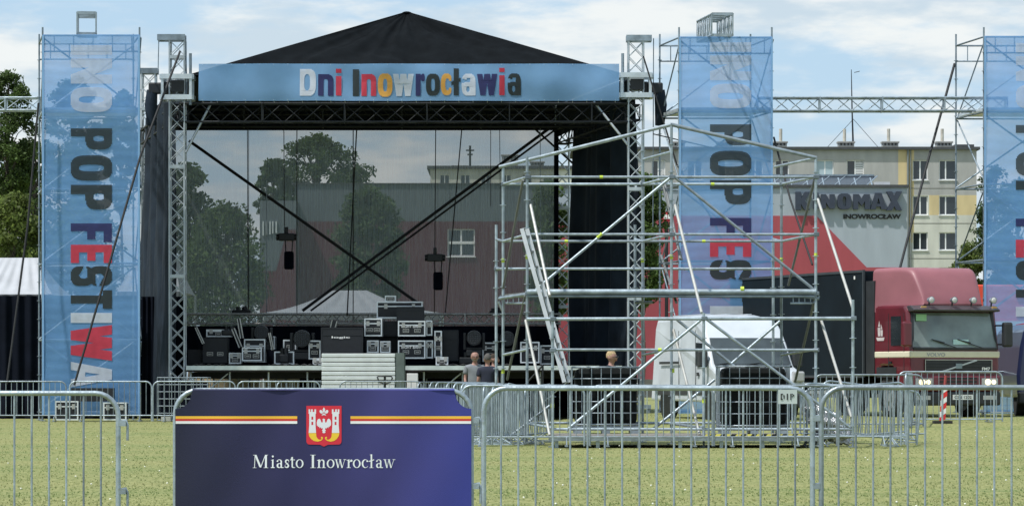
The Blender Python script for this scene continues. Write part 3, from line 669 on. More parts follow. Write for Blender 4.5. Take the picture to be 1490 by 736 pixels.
def grid_truss():
    zt = Z(152, DF); zl = Z(184, DF)
    def one(lab, a, b, w_, h_): 
        mb = MB(); truss(mb, a, b, w_, h_, 1.15, .026, .014); tag(mb.build('roof_truss', blacktruss), lab, 'truss', 'black trusses under the stage roof')
    xa, xb = X(262, DF), X(921, DF)
    one('black front roof truss under the blue festival banner', (xa, DF, (zt+zl)/2+.06), (xb, DF, (zt+zl)/2+.06), .4, zt-zl-.1)
    one('black rear roof truss above the stage mesh', (X(217, DB), DB-.3, Z(178, DB)), (X(818, DB), DB-.3, Z(178, DB)), .4, .4)
    one('black side roof truss running back from the left tower', (xa, DF+.3, zt-.2), (X(217, DB), DB-.4, zt-.2), .4, .4)
    one('black side roof truss running back from the right tower', (xb, DF+.3, zt-.2), (X(818, DB), DB-.4, zt-.2), .4, .4)
    one('black roof truss across the middle of the stage', (X(240, 97), 97, Z(172, 97)), (X(872, 97), 97, Z(172, 97)), .4, .5)
grid_truss()
# stage scrim
scr = mat('mesh_scrim', (.175, .21, .225), .9, 0, .34, 6, transl=.55, transp=.38, stretch=(10, 1, .15))
def scrim():
    d = DB-.6; xa, xb = X(205, d), X(807, d); za, zb = Z(187, d), Z(531, d)
    o = thing('stage_mesh', 'large dark see-through mesh sheet closing the back of the stage', 'mesh sheet', ((xa+xb)/2, d, zb))
    MB().grid(lambda u, v: (xa+(xb-xa)*u, d+.03*math.sin(u*40)+.02*math.sin(u*97+v*3), zb+(za-zb)*v), 120, 6).build('scrim', scr, o)
    MB().box((xa, d-.05, Z(190, d)), (xb, d-.01, Z(186, d))).build('top_hem', skirt, o)
    for px, t_ in ((514, 1.4), (362, .8)):
        MB().box((X(px-t_/2, d), d-.055, zb), (X(px+t_/2, d), d-.045, za)).build('seam', cable, o)
    MB().box((xb-.02, d-.08, zb), (xb+.12, d+.02, za)).build('edge_hem', skirt, o)
scrim()
for i, (a, b, r, lab) in enumerate([
    ((360, 187), (361, 455), .012, 'thin black line hanging at the left of the mesh'), ((413, 187), (414, 345), .012, 'thin black chain above the left hoist'),
    ((432, 187), (432, 455), .014, 'black line hanging just right of the left hoist'),
    ((519, 187), (505, 460), .02, 'thick slightly slanted black cable hanging mid stage'), ((634, 187), (632, 455), .014, 'black chain above the right hoist'),
    ((672, 187), (648, 455), .018, 'slanted black cable right of the right hoist'), ((714, 187), (714, 300), .01, 'thin black line near the right of the mesh'),
    ((727, 187), (728, 300), .01, 'thinner black line beside the right mesh line'), ((388, 262), (388, 455), .012, 'pale thin rope hanging left of mid stage'), ((786, 187), (787, 440), .010, 'pale thin line near the right tower')]):
    o = MB().tube(W(*a, 100.6), W(*b, 100.6), r, 5).build('hanging_cable', cable if 'pale' not in lab else steel); tag(o, lab, 'cable')
for lab, a, b in (('long black brace strap falling right across the stage back', (275, 205), (607, 440)), ('long black brace strap rising right across the stage back', (440, 452), (806, 182)),
                  ('second black brace strap beside the rising one', (452, 452), (812, 186)), ('short black brace strap crossing near the rear right tower', (774, 184), (836, 240))):
    strap(lab, [W(*a, 100.9), W(*b, 100.9)], .045 if 'long' in lab else .03)
strap('silver brace tube at the front left stage corner', [W(270, 222, DF), W(308, 149, DF+.3)], .035, 'brace', 'corner_brace', alu)
strap('silver brace tube at the front right stage corner', [W(864, 148, DF+.3), W(916, 214, DF)], .035, 'brace', 'corner_brace', alu)
def chain_hoist(label, px, py, bag):
    d = 100.4; x = X(px, d); z = Z(py, d); o = thing('chain_hoist', label, 'chain hoist', (x, d, z))
    mb = MB().cbox((x, d, z), (.46, .3, .22)).tube((x-.3, d, z), (x+.3, d, z), .1, 10).cbox((x, d, z+.2), (.1, .08, .2)); mb.build('motor', blackp, o, bevel=.02)
    MB().box((x-.13+bag, d-.12, z-.95), (x+.15+bag, d+.12, z-.42)).build('chain_bag', skirt, o, bevel=.05)
    mb = MB()
    for dx in (-.1, .12): mb.tube((x+dx+bag, d, z-.1), (x+dx*.8+bag, d, z-.45), .018, 5)
    mb.build('sling', cable, o)
chain_hoist('black chain hoist with bag hanging left of mid stage', 417, 345, .06)
chain_hoist('black chain hoist with bag hanging right of mid stage', 633, 375, .08)
# side drapes
def sheet(name, label, fn, m, nu, nv, cat='drape'):
    o = MB().grid(fn, nu, nv).build(name, m); return tag(o, label, cat)
def lerp(a, b, t): return a+(b-a)*t
def left_side(u, v):
    y = lerp(DF+.3, DB, u); x0 = lerp(X(248, DF), X(212, DB), u); zt = Z(lerp(148, 178, u), y)
    return (x0+.10*math.sin(u*26+v*2)+.06*math.sin(u*53)-(1-v)*.35*u, y, lerp(.2, zt, v))
sheet('side_drape', 'black drape closing the left side of the stage', left_side, drape, 90, 20)
def right_side(u, v):
    y = lerp(DF+.4, DB-.5, u); x0 = lerp(X(916, DF), X(834, DB), u); zt = Z(lerp(145, 160, u), y); pinch = math.sin(math.pi*v)**2
    return (x0+.16*math.sin(u*19+v*1.5)+.08*math.sin(u*47+v*3)-.25*pinch*(u-.5), y, lerp(.3, zt, v))
sheet('side_drape', 'tall gathered black curtain at the right side of the stage', right_side, drape, 110, 24)
# header banner
bluem = mat('banner_blue', (.245, .47, .76), .75, 0, .10, 1.2, transp=.13, transl=.45, bump=.25, bscale=1.6)
bluet = mat('tower_banner_blue', (.20, .44, .82), .75, 0, .14, 1.0, bump=.2, bscale=3, transp=.26, transl=.5)
def banner_surface(d, amp=.03, ph=0):
    def f(x, z): return d+amp*math.sin(x*1.7+z*2.3+ph)+amp*.5*math.sin(x*4.1-z*1.3+ph)+amp*.35*math.sin(z*6+x*.6)
    return f
def header():
    d = DF-.55; f = banner_surface(d, .045); xa, xb = X(289, d), X(901, d); za, zb = Z(147, d), Z(93, d)
    o = thing('header_banner', 'wide light blue banner with multicoloured town festival name under the roof', 'banner', ((xa+xb)/2, d, za))
    MB().grid(lambda u, v: (lerp(xa, xb, u), f(lerp(xa, xb, u), lerp(za, zb, v)), lerp(za, zb, v)+.02*math.sin(u*60)*(1-2*abs(v-.5))), 150, 14).build('cloth', bluem, o)
    s = 360/1490
    L_ = [('D', 68, 165, 86, 248, 'white'), ('n', 178, 270, 117, 248, 'navy'), ('i', 282, 320, 84, 246, 'red'), ('I', 386, 424, 87, 248, 'char'), ('n', 438, 527, 116, 248, 'red'),
          ('o', 537, 625, 114, 252, 'orange'), ('w', 627, 755, 116, 248, 'white'), ('r', 765, 820, 116, 248, 'navy'), ('o', 827, 912, 116, 248, 'char'), ('c', 917, 980, 114, 244, 'orange'),
          ('l', 980, 1036, 82, 245, 'char'), ('a', 1042, 1126, 114, 246, 'white'), ('w', 1133, 1258, 115, 244, 'navy'), ('i', 1266, 1303, 79, 243, 'red'), ('a', 1319, 1399, 112, 244, 'char')]
    for ch, a, b, t_, bt, c in L_:
        mb = MB(); x0, x1 = X(420+a*s, d), X(420+b*s, d); z1, z0 = Z(80+t_*s, d), Z(80+bt*s, d)
        def fn(u, v):
            x = lerp(x0, x1, u); z = lerp(z0, z1, v); return (x, f(x, z)-.012, z)
        add_glyph(mb, FAT[ch], fn, 26); mb.build('letter', ink(c, 0.02), o)
    mb = MB()
    for i in range(30):
        x = lerp(xa+.1, xb-.1, i/29)
        for z in (za+.03, zb-.03): mb.tube((x, f(x, z)-.012, z), (x, f(x, z)+.3, z+(.05 if z > (za+zb)/2 else -.05)), .006, 4)
    mb.build('ties', white, o)
header()
# vertical poles by the header ends
for px, lab in ((277, 'short steel pipe upright at the left end of the header banner'), (906, 'short steel pipe upright at the right end of the header banner')):
    tag(MB().tube(W(px, 78, DF-.3), W(px, 153 if px < 500 else 143, DF-.3), .04, 8).build('pipe_upright', steel_d), lab, 'pipe')
# deck
def stage_deck():
    d = DF-.5; xa, xb = X(271, d), X(905, d); zt = Z(532, d); zb = Z(538, d)
    o = thing('stage_deck', 'raised stage floor with a pale aluminium front edge', 'stage', ((xa+xb)/2, d, 0))
    MB().box((xa, d, zt-.16), (xb, DB+.2, zt)).build('platform', mat('phenolic_deck', (.03, .025, .025), .7, 0, .3, 2), o)
    MB().box((xa, d-.05, zb), (xb, d-.003, zt+.004)).build('edge_beam', mat('edge_alu', (.6, .66, .64), .4, .4, .12, 4), o)
    for i in range(12):
        for j in (0, 3, 7):
            x = lerp(xa+.1, xb-.1, i/11); mb = MB().tube((x, d+.3+j, G(x, d+j)), (x, d+.3+j, zt-.16), .03, 6)
            if i % 3 == 0 and j == 0: mb.tube((x, d+.3, .5), (x+1.0, d+.3, zt-.2), .02, 6)
            mb.build('leg', alu, o)
    for j in (1.5, 4, 6.5, 9): MB().box((xa, d+j, zt-.34), (xb, d+j+.08, zt-.165)).build('joist', blacktruss, o)
stage_deck()
for a, b, c, e, lab in ((284, 378, 560, 103.5, 'wide plywood board seen under the left end of the stage'), (384, 436, 556, 103.8, 'narrower plywood board seen under the stage left of centre')):
    tag(MB().box((X(a, e), e, .1), (X(b, e), e+.04, Z(533, e))).build('plywood_board', mat('plywood', (.52, .43, .28), .8, 0, .12, 2)), lab, 'board')
sheet('stage_skirt', 'black skirt cloth hanging under the stage', lambda u, v: (lerp(X(436, 98), X(905, 98), u)+0, 98+.06*math.sin(u*160), lerp(.05, 1.34, v)), skirt, 260, 2, 'drape')
sheet('backdrop_skirt', 'black skirt cloth under the rear edge of the stage', lambda u, v: (lerp(X(440, 101.8), X(905, 101.8), u), 101.8+.06*math.sin(u*200), lerp(.05, 1.34, v)), skirt, 300, 2, 'drape')
def floor_truss():
    d = 101.0; mb = MB(); za = Z(457, d); zb = Z(471, d)
    truss(mb, (X(262, d), d, (za+zb)/2), (X(815, d), d, (za+zb)/2), .3, za-zb, .56, .032, .017)
    o = mb.build('lighting_truss', steel_b); tag(o, 'low horizontal silver truss across the back of the stage', 'truss')
    for px in (300, 420, 540, 660, 780): MB().tube((X(px, d), d, 1.48), (X(px, d), d, zb), .03, 6).build('stand', alu, o)
floor_truss()
tag(MB().grid(lambda u, v: (lerp(X(268, 100.8), X(812, 100.8), u), 100.8+.05*math.sin(u*120), lerp(1.48, Z(474, 100.8), v)), 200, 2).build('backstage_curtain', skirt), 'low black curtain hung under the silver stage truss', 'drape')

# ---- flight cases and gear
def case(label, x0, x1, y0, y1, d, depth=.6, lid=True, handles=2, edge=True, base=None, dark=False, castors=False, group='flight cases on the stage', lettering=None):
    xa, xb, zt, zb = X(x0, d), X(x1, d), Z(y0, d), Z(y1, d); e = .036
    o = thing('flight_case', label, 'flight case', ((xa+xb)/2, d, zb), 0, group)
    MB().box((xa+.005, d+.005, zb+.005), (xb-.005, d+depth, zt-.005)).build('shell', caseblk, o)
    if edge:
        mb = MB()
        for xx in (xa, xb-e): mb.box((xx, d-.004, zb), (xx+e, d+e, zt)); mb.box((xx, d+depth-e, zb), (xx+e, d+depth+.004, zt))
        for zz in (zb, zt-e):
            mb.box((xa+e, d-.004, zz), (xb-e, d+e, zz+e)); mb.box((xa, d+e, zz), (xa+e, d+depth-e, zz+e)); mb.box((xb-e, d+e, zz), (xb, d+depth-e, zz+e))
        if lid: zz = zb+(zt-zb)*.68; mb.box((xa+e, d-.006, zz), (xb-e, d+.01, zz+.03))
        mb.build('edging', blacktruss if dark else mat('case_alu', (.72, .76, .78), .35, .3, .1, 5), o)
    for i in range(handles):
        hx = lerp(xa, xb, (i+.7)/(handles+.4)); hz = lerp(zb, zt, .36); mb = MB()
        mb.box((hx-.085, d-.012, hz-.05), (hx+.085, d-.002, hz-.036)).box((hx-.085, d-.012, hz+.036), (hx+.085, d-.002, hz+.05)).box((hx-.085, d-.012, hz-.036), (hx-.07, d-.002, hz+.036)).box((hx+.07, d-.012, hz-.036), (hx+.085, d-.002, hz+.036)).box((hx-.05, d-.02, hz-.01), (hx+.05, d-.012, hz+.01))
        mb.build('handle', steel_b, o)
    if lid and edge and not dark:
        for i in range(2):
            hx = lerp(xa, xb, .2+.6*i); hz = lerp(zb, zt, .7); MB().box((hx-.045, d-.016, hz-.06), (hx+.045, d-.007, hz+.07)).build('latch', steel_b, o)
    if lettering: sans_part('lettering', lettering, white, o, ((xa+xb)/2-.28, d-.012, lerp(zb, zt, .55)), .5, .07, .02)
    if castors:
        mb = MB()
        for hx in (xa+.12, xb-.12):
            for yy in (d+.1, d+depth-.1): mb.tube((hx-.03, yy, zb-.06), (hx+.03, yy, zb-.06), .055, 10)
        mb.build('castors', rubber, o)
    return o
D = 94.
case('black amp rack with two silver handles on the left of the stage', 295, 331, 491, 528, D, .7, edge=False)
case('low black case left of the amp rack, by the tower', 273, 293, 508, 530, 94.5, .6, edge=False, handles=0)
case('small black case with white mark right of the amp rack', 333, 351, 513, 529, D, .5, handles=1)
case('silver edged case with two handles below an open lid', 352, 381, 505, 525, 93.7, .6)
case('taller open silver edged case behind the two handled one', 355, 386, 493, 527, 94.6, .5, handles=0)
case('open silver edged case holding a black fixture', 399, 428, 511, 530, D, .5, handles=0, lid=False)
case('upright silver edged case left of the big black trunk', 449, 466.5, 495, 522.5, D, .6, handles=1)
case('big black trunk with a white script logo mid stage', 467, 528, 476, 513, 93.2, .9, handles=0, dark=True, lettering='logic')
case('top flight case lying open across the middle stack', 548, 615, 438.5, 463, 94.6, .7, handles=0)
case('black open lidded case leaning on the top right of the stack', 577, 617, 446, 467, 93.9, .4, handles=0, dark=True)
case('squarish silver edged case at the left of the stack, second tier', 530, 556, 463, 489, 93.6, .7, handles=2)
case('silver edged case with two handles right in the stack, upper tier', 579, 619, 466.5, 489, 93.6, .7, handles=2, lettering='LIGHT BAR')
case('dark case set back between the two upper tier cases', 557, 578, 467, 489, 94.3, .6, handles=0, dark=True)
case('narrow case end at the far right of the upper tier', 620, 629, 466, 488, 93.9, .6, handles=0)
case('silver edged case with two handles right in the stack, bottom tier', 579, 619, 495, 521.5, 93.6, .7, handles=2, lettering='LIGHT BAR')
case('narrow case end at the far right of the bottom tier', 620, 630, 495, 521, 93.9, .6, handles=0)
case('small silver edged case at the left of the bottom tier', 534, 551, 495, 513, 93.6, .5, handles=1)
case('small silver edged case second from the left of the bottom tier', 553, 568, 496, 513, 93.6, .5, handles=1)
case('dark long case behind the bottom tier', 531, 578, 489.5, 530, 94.8, .6, handles=0, dark=True)
case('tall black loudspeaker trunk right of the stack', 644, 667, 480, 525, 94.4, .8, handles=0, dark=True)
case('narrow upright rack with silver sides right of the stack', 632, 643, 481, 520, 93.9, .6, handles=1)
case('silver edged case at the right end of the stage', 757, 785, 497, 528, D, .6, handles=1)
case('lower silver edged case beside the right tower', 786, 806, 502, 530, 94.4, .6, handles=1)
for i, (lab, a, b_, c, e, dd) in enumerate((('flat dark case lying behind the amp rack', 300, 336, 479, 490, 95.2), ('silver edged case peeking out behind the open cases', 384, 400, 489, 508, 95.3), ('small case standing before the big black trunk at its left', 455, 470, 521, 531, 92.9),
    ('dark wide case between the moving head and the small case', 412, 431, 494, 510, 95.4), ('silver edged box low at the right of the case stack', 634, 652, 519, 531, 93.2), ('slim silver edged case standing on the top tier of the stack', 560, 576, 430, 439, 94.8), ('silver edged case in the shadow between the moving heads', 702, 722, 498, 526, 94.9))):
    case(lab, a, b_, c, e, dd, .5, handles=1, lid=i % 2 == 0)
def deck_of(label, x0, y0, x1, y1, w_=6, d=93.6):
    a, b = W(x0, y0, d), W(x1, y1, d); mb = MB(); mb.bar(a, b, .05, w_*d/F, up=Vector((1, 0, 0)))
    o = mb.build('case_lid', caseblk); tag(o, label, 'case lid', 'removed lids leaning about on the stage')
    n = (b-a).normalized(); s = Vector((n.z, 0, -n.x))*(w_*d/F/2)
    MB().tube(a+s+Vector((0, -.03, 0)), b+s+Vector((0, -.03, 0)), .02, 5).tube(a-s+Vector((0, -.03, 0)), b-s+Vector((0, -.03, 0)), .02, 5).build('edging', steel_b, o)
deck_of('leaning silver edged lid at the far left above the amp rack', 285, 476, 296, 500, 2.5)
deck_of('silver edged lid leaning left of the open case', 339, 478, 350, 505, 4)
deck_of('taller silver edged lid leaning above the open case', 347, 463, 352, 492, 4)
deck_of('thin silver edged lid leaning left of the moving head', 392, 484, 397, 509, 2.5)
deck_of('small tilted lid on top of the black trunk', 487, 466, 484, 478, 7, 93.4)
def moving_head(label, px, py, d=94.2, s=1.0, grp='moving head lights'):
    x, z = X(px, d), Z(py, d); o = thing('moving_head_light', label, 'stage light', (x, d, z), 0, grp)
    MB().box((x-.22*s, d-.2, z-.5*s), (x+.22*s, d+.2, z-.32*s)).build('base', blackp, o, bevel=.03)
    MB().box((x-.30*s, d-.08, z-.32*s), (x-.22*s, d+.08, z+.15*s)).box((x+.22*s, d-.08, z-.32*s), (x+.30*s, d+.08, z+.15*s)).box((x-.22*s, d-.08, z-.32*s), (x+.22*s, d+.08, z-.25*s)).build('yoke', blackp, o, bevel=.02)
    mb = MB(); mb.path([(x, d-.28, z), (x, d-.1, z), (x, d+.1, z), (x, d+.28, z)], [.20*s, .22*s, .2*s, .12*s], 16); mb.build('lamp_head', blackp, o)
    mb = MB()
    for i in range(7):
        for j in range(7):
            dx, dz = (i-3)*.05*s, (j-3)*.05*s
            if dx*dx+dz*dz < (.17*s)**2: mb.ball((x+dx, d-.285, z+dz), .017*s, 6, 4)
    mb.build('lens', mat('lens_dark', (.07, .08, .09), .2, 0, .1), o)
moving_head('large moving head light left of the black trunk', 440, 493, s=1.15)
moving_head('moving head light facing out right of the case stack', 690, 492)
moving_head('moving head light behind the seated men', 738, 493, 94.6)
moving_head('small moving head light perched by the left case lids', 381, 484, 95)
for lab, x0, x1, y0, y1, d in (('flat black fixture lying on the silver truss at left', 337, 365, 446, 457, 101), ('dark fixture above the amp rack', 322, 344, 474, 488, 94.4), ('black fixture standing in the open case', 406, 420, 506, 528, 93.8), ('dark fixture lying on the silver truss at right', 712, 730, 448, 457, 101), ('low black gear heap at right of the case stack', 668, 700, 512, 530, 94)):
    xa, xb, za, zb = X(x0, d), X(x1, d), Z(y1, d), Z(y0, d); o = thing('stage_fixture', lab, 'fixture', ((xa+xb)/2, d, za))
    MB().box((xa, d, za), (xb, d+.3, lerp(za, zb, .6))).build('body', blackp, o, bevel=.04)
    mb = MB().tube((lerp(xa, xb, .3), d+.15, lerp(za, zb, .55)), (lerp(xa, xb, .3), d+.15, zb), .06, 10).tube((lerp(xa, xb, .7), d+.1, lerp(za, zb, .55)), (lerp(xa, xb, .62), d+.1, zb), .08, 10); mb.build('head', blackp, o)
for i, (lab, x0, x1, yy) in enumerate((('thick black cable loop lying on the stage before the amp rack', 280, 345, 91.9), ('black cable snaking on the stage left of the black trunk', 390, 462, 92.1), ('black cable lying on the stage right of the case stack', 640, 745, 92.0))):
    pts = [(lerp(X(x0, yy), X(x1, yy), q/30), yy+.15*math.sin(q*.9+i), 1.53+.05*abs(math.sin(q*.7+i*2))) for q in range(31)]
    tag(MB().path(pts, .022, 6).build('stage_cable', cable), lab, 'cable')
# stack of white stage decks
def deck_stack():
    d = 89.6; o = thing('deck_panel_stack', 'tall stack of white edged stage panels in front of the stage', 'panel stack', (X(522, d), d, G(-4, d)))
    n = 9; y0, y1 = 514, 606
    step = (y1-y0)/14
    for i in range(14):
        za, zb = Z(y0+step*(i+1)-1.0, d), Z(y0+step*i, d)
        jit = random.uniform(-.6, .6)
        o2 = MB().box((X(468+jit, d), d, za), (X(575+jit, d), d+1.2, zb)).build('stage_panel', mat('panel_edge', (.62, .66, .66), .45, .2, .1, 3), o, bevel=.012)
    MB().box((X(575.5, d), d+.02, Z(606, d)), (X(588, d), d+1.1, Z(513, d))).build('corner_guard', mat('guard', (.10, .13, .12), .7, 0, .2), o)
deck_stack()
def box_white():
    d = 91.2; tag(MB().box((X(592, d), d, G(-2.8, d)), (X(608, d), d+.3, Z(543, d))).build('white_carton', white, bevel=.01), 'upright white carton standing before the stage right of the panel stack', 'box')
box_white()
def pallet_jack():
    d = 89.2; o = thing('pallet_jack', 'pallet truck with a looped black handle before the white panel stack', 'pallet truck', (X(560, d), d, G(-3, d)))
    z = Z(547, d); x0, x1 = X(549, d), X(571, d)
    P = [(x0, d, z-.02), (x0+.04, d, z), (x1-.04, d, z), (x1, d, z-.04), (x1-.05, d, z-.16), ((x0+x1)/2, d, z-.2), (x0+.05, d, z-.16)]
    MB().path(P, .022, 6, closed=True).build('handle', blackp, o)
    MB().tube(((x0+x1)/2, d, z-.02), ((x0+x1)/2, d+.15, .3), .03, 8).build('tiller', blackp, o)
    MB().box((x0, d+.1, .12), (x0+.15, d+1.2, .2)).box((x1-.15, d+.1, .12), (x1, d+1.2, .2)).build('fork', mat('fork_red', (.3, .05, .04), .6, 0, .1), o)
    MB().tube((X(557, d), d+.15, .17), (X(563, d), d+.15, .17), .1, 12).build('wheel', rubber, o)
pallet_jack()
def stairs():
    d = 90.4; o = thing('stage_stairs', 'black metal stairs with railings at the right front of the stage', 'stairs', (X(765, d), d, .1))
    for i in range(6): MB().box((X(735+i*9, d), d, .2+i*.2), (X(744+i*9, d), d+.9, .24+i*.2)).build('step', blackp, o)
    for yy in (d, d+.9):
        MB().tube((X(733, d), yy, .4), (X(790, d), yy, 1.55), .025, 6).tube((X(733, d), yy, .1), (X(733, d), yy, .5), .025, 6).tube((X(790, d), yy, .1), (X(790, d), yy, 1.55), .025, 6).build('railing', blackp, o)
stairs()

# ============================================================ left backstage tent and drapes
def tent(label, d, pts, roof_m, eave, x0, x1):
    o = thing('marquee_tent', label, 'tent', (X((x0+x1)/2, d), d, 0)); xa, xb = X(x0, d), X(x1, d); ze = Z(eave, d); pk = Z(pts[1], d); px = X(pts[0], d); yb = d+5; 
    c = [Vector((xa, d, ze)), Vector((xb, d, ze)), Vector((xb, yb, ze)), Vector((xa, yb, ze))]; ap = [Vector((px-.6, d+2.2, pk)), Vector((px+.6, d+2.2, pk))]
    mb = MB()
    mb.grid(lambda u, v: c[0].lerp(c[1], u).lerp(ap[0].lerp(ap[1], u), v)-Vector((0, 0, .12*math.sin(math.pi*v)+.03*math.sin(u*40)*math.sin(math.pi*v))), 40, 8)
    mb.grid(lambda u, v: c[3].lerp(c[2], u).lerp(ap[0].lerp(ap[1], u), v)-Vector((0, 0, .12*math.sin(math.pi*v))), 10, 8)
    mb.grid(lambda u, v: c[0].lerp(c[3], u).lerp(ap[0], v)-Vector((0, 0, .12*math.sin(math.pi*v))), 10, 8); mb.grid(lambda u, v: c[1].lerp(c[2], u).lerp(ap[1], v)-Vector((0, 0, .12*math.sin(math.pi*v))), 10, 8)
    mb.build('roof', roof_m, o)
    MB().grid(lambda u, v: (lerp(xa, xb, u), d-.02+.02*math.sin(u*50), lerp(ze-.28, ze, v)+.05*abs(math.sin(u*20))*(1-v)), 80, 1).build('valance', mat('valance_grey', (.12, .13, .14), .8, 0, .1), o)
    for x_, y_ in ((xa, d), (xb, d), (xa, yb), (xb, yb)): MB().tube((x_, y_+.03, 0), (x_, y_+.03, ze), .04, 8).build('pole', alu, o)
tentw = mat('tent_white', (.46, .48, .52), .7, 0, .08, 1.5, transl=.2)
tent('white pitched marquee roof at the left edge behind the banner', 98, (10, 371), tentw, 428, -60, 76)
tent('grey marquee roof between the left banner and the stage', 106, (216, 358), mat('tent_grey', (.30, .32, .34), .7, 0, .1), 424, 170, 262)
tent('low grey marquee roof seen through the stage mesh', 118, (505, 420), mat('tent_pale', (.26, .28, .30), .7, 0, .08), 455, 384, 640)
sheet('tent_wall', 'black cloth wall under the white marquee at the left', lambda u, v: (lerp(X(-60, 96), X(200, 96), u), 96+.05*math.sin(u*90), lerp(.05, Z(430, 96), v)), skirt, 200, 3)
sheet('tent_wall', 'black cloth wall between the left banner and the front left tower', lambda u, v: (lerp(X(200.5, 96), X(270, 96), u), 96.3+.04*math.sin(u*60), lerp(.05, Z(431, 96), v)), skirt, 60, 3)

# ============================================================ banner towers
FEST = [('N', 85.5, 122, 'white', .42), ('O', 127, 163.5, 'white', .42), ('P', 187, 218, 'char', .18), ('O', 226, 263, 'char', .15), ('P', 269, 305, 'char', .12), ('F', 325, 352.5, 'navy', .06), ('E', 356, 382.5, 'red', .05), ('S', 387, 416, 'char', .06), ('T', 422, 449, 'char', .05), ('I', 455, 469.5, 'white', .05), ('W', 472, 525, 'red', .05), ('A', 526, 563, 'white', .05), ('L', 568, 592, 'white', .5)]
FESTI = [('I', 66, 80, 'white', .42)]+FEST
def banner_tower(label, blabel, xf, xb, d, dback, top, letx, letdy, sc, lat_r, gate=True, levels=(163, 275, 383, 494, 600), upr_top=(40, 50), xclip=None):
    """xf front uprights px, xb back uprights px"""
    o = thing('scaffold_tower', label, 'scaffold tower', (X(sum(xf)/2, d), d, G(X(xf[0], d), d)))
    xs = [X(p, d) for p in xf]; xs2 = [X(p, dback) for p in xb]; 
    zt = Z(upr_top[0], d); zt2 = Z(upr_top[1], dback)
    for x in xs: tube_part(o, 'upright', steel_d, (x, d, .05), (x, d, zt), .024, 8, True)
    for x in xs2: tube_part(o, 'upright', steel_d, (x, dback, .05), (x, dback, zt2), .024, 8, True)
    ztop = Z(top, d)
    lv = [Z(l, d) for l in levels]
    def rail(a, b, r=.024): tube_part(o, 'rail', steel_d, a, b, r)
    for z in [ztop]+lv:
        rail((xs[0], d, z), (xs[1], d, z)); rail((xs2[0], dback, z), (xs2[1], dback, z))
        for a, b in zip(xs, xs2): rail((a, d, z), (b, dback, z))
    # lattice rail at the top
    zb = ztop-.42
    for (a, b, y) in ((xs[0], xs[1], d), (xs2[0], xs2[1], dback)):
        mb = MB().tube((a, y, zb), (b, y, zb), .02, 6)
        for i in range(5): xx = lerp(a, b, (i+.6)/5); mb.tube((xx, y, zb), (xx, y, ztop), .014, 5)
        mb.build('lattice_beam', steel_d, o)
    Zs = [ztop]+lv
    for i in range(len(Zs)-1):
        hi, lo = Zs[i]-.05, Zs[i+1]+.03
        tube_part(o, 'brace', steel_d, (xs[0], d+.05, hi), (xs[1], d+.05, lo), .022); 
        tube_part(o, 'brace', steel_d, (xs2[1], dback-.05, hi), (xs2[0], dback-.05, lo), .022)
        k = 1 if i % 2 == 0 else 0
        for j in (0, 1):
            a, b = ((xs[j], d), (xs2[j], dback)) if k else ((xs2[j], dback), (xs[j], d))
            tube_part(o, 'brace', steel_d, (a[0]+.04, a[1], hi), (b[0]+.04, b[1], lo), .02)
    z = lv[0]
    MB().raw([(xs[0]+.03, d+.05, z+.05), (xs[1]-.03, d+.05, z+.05), (xs2[1]-.03, dback-.05, z+.05), (xs2[0]+.03, dback-.05, z+.05), (xs[0]+.03, d+.05, z+.12), (xs[1]-.03, d+.05, z+.12), (xs2[1]-.03, dback-.05, z+.12), (xs2[0]+.03, dback-.05, z+.12)], [(0, 3, 2, 1), (4, 5, 6, 7), (0, 1, 5, 4), (1, 2, 6, 5), (2, 3, 7, 6), (3, 0, 4, 7)]).build('deck_board', alu, o)
    mb = MB()
    for x, x2 in zip(xs, xs2):
        for (xx, yy) in ((x, d), (x2, dback)): mb.cbox((xx, yy, G(xx, yy)+.02), (.15, .15, .02)); mb.tube((xx, yy, G(xx, yy)), (xx, yy, .4), .018, 6)
    mb.build('base_jack', steel, o)
    for x in xs: MB().tube((x, d, Z(570, d)), (x, d, Z(574, d)), .03, 8).build('marker_tape', yel, o)
    # banner
    dd = d-.09; f = banner_surface(dd, .008, xf[0]); xa, xc = xs[0]+.02, xs[1]+.0; zb_ = Z(603, dd)
    bn = thing('mesh_banner', blabel, 'banner', ((xa+xc)/2, dd, zb_))
    def cl(u, v):
        x, z = lerp(xa, xc, u), lerp(zb_, ztop+.02, v); return (x, f(x, z)+.0022*math.sin(z*24+1.5*math.sin(x*2)), z)
    MB().grid(cl, 16, 260).build('cloth', bluet, bn)
    MB().box((xa-.02, dd-.02, zb_), (xa+.03, dd+.02, ztop)).box((xc-.03, dd-.02, zb_), (xc+.02, dd+.02, ztop)).build('side_hem', mat('hem_blue', (.22, .42, .68), .7, 0, .05, transp=.2), bn)
    for ch, y0, y1, c, tr in FESTI:
        y0 = 62+(y0-62)*sc+letdy; y1 = 62+(y1-62)*sc+letdy; lx0, lx1 = letx
        mb = MB()
        def fn(u, v):   # letter rotated so its top faces right
            x = X(lerp(lx0, lx1, v), dd); z = Z(lerp(y0, y1, u), dd); return (x, f(x, z)-.012, z)
        nv = 30
        rows = glyph_rows(FAT[ch], 40)
        for a0, a1, b0, b1 in rows:
            n_ = max(1, int((a1-a0)*(y1-y0)/10)+1)
            for q in range(n_):
                u0, u1 = lerp(a0, a1, q/n_), lerp(a0, a1, (q+1)/n_)
                mb.face([fn(u0, b0), fn(u1, b0), fn(u1, b1), fn(u0, b1)])
        mb.build('letter', ink(c, tr), bn)
    return o
banner_tower('scaffold tower carrying the left blue festival banner', 'tall see-through blue banner with sideways festival letters left of the stage', (62, 203), (57, 194), 90, 92.2, 52, (103, 163), 0, 1, 1)
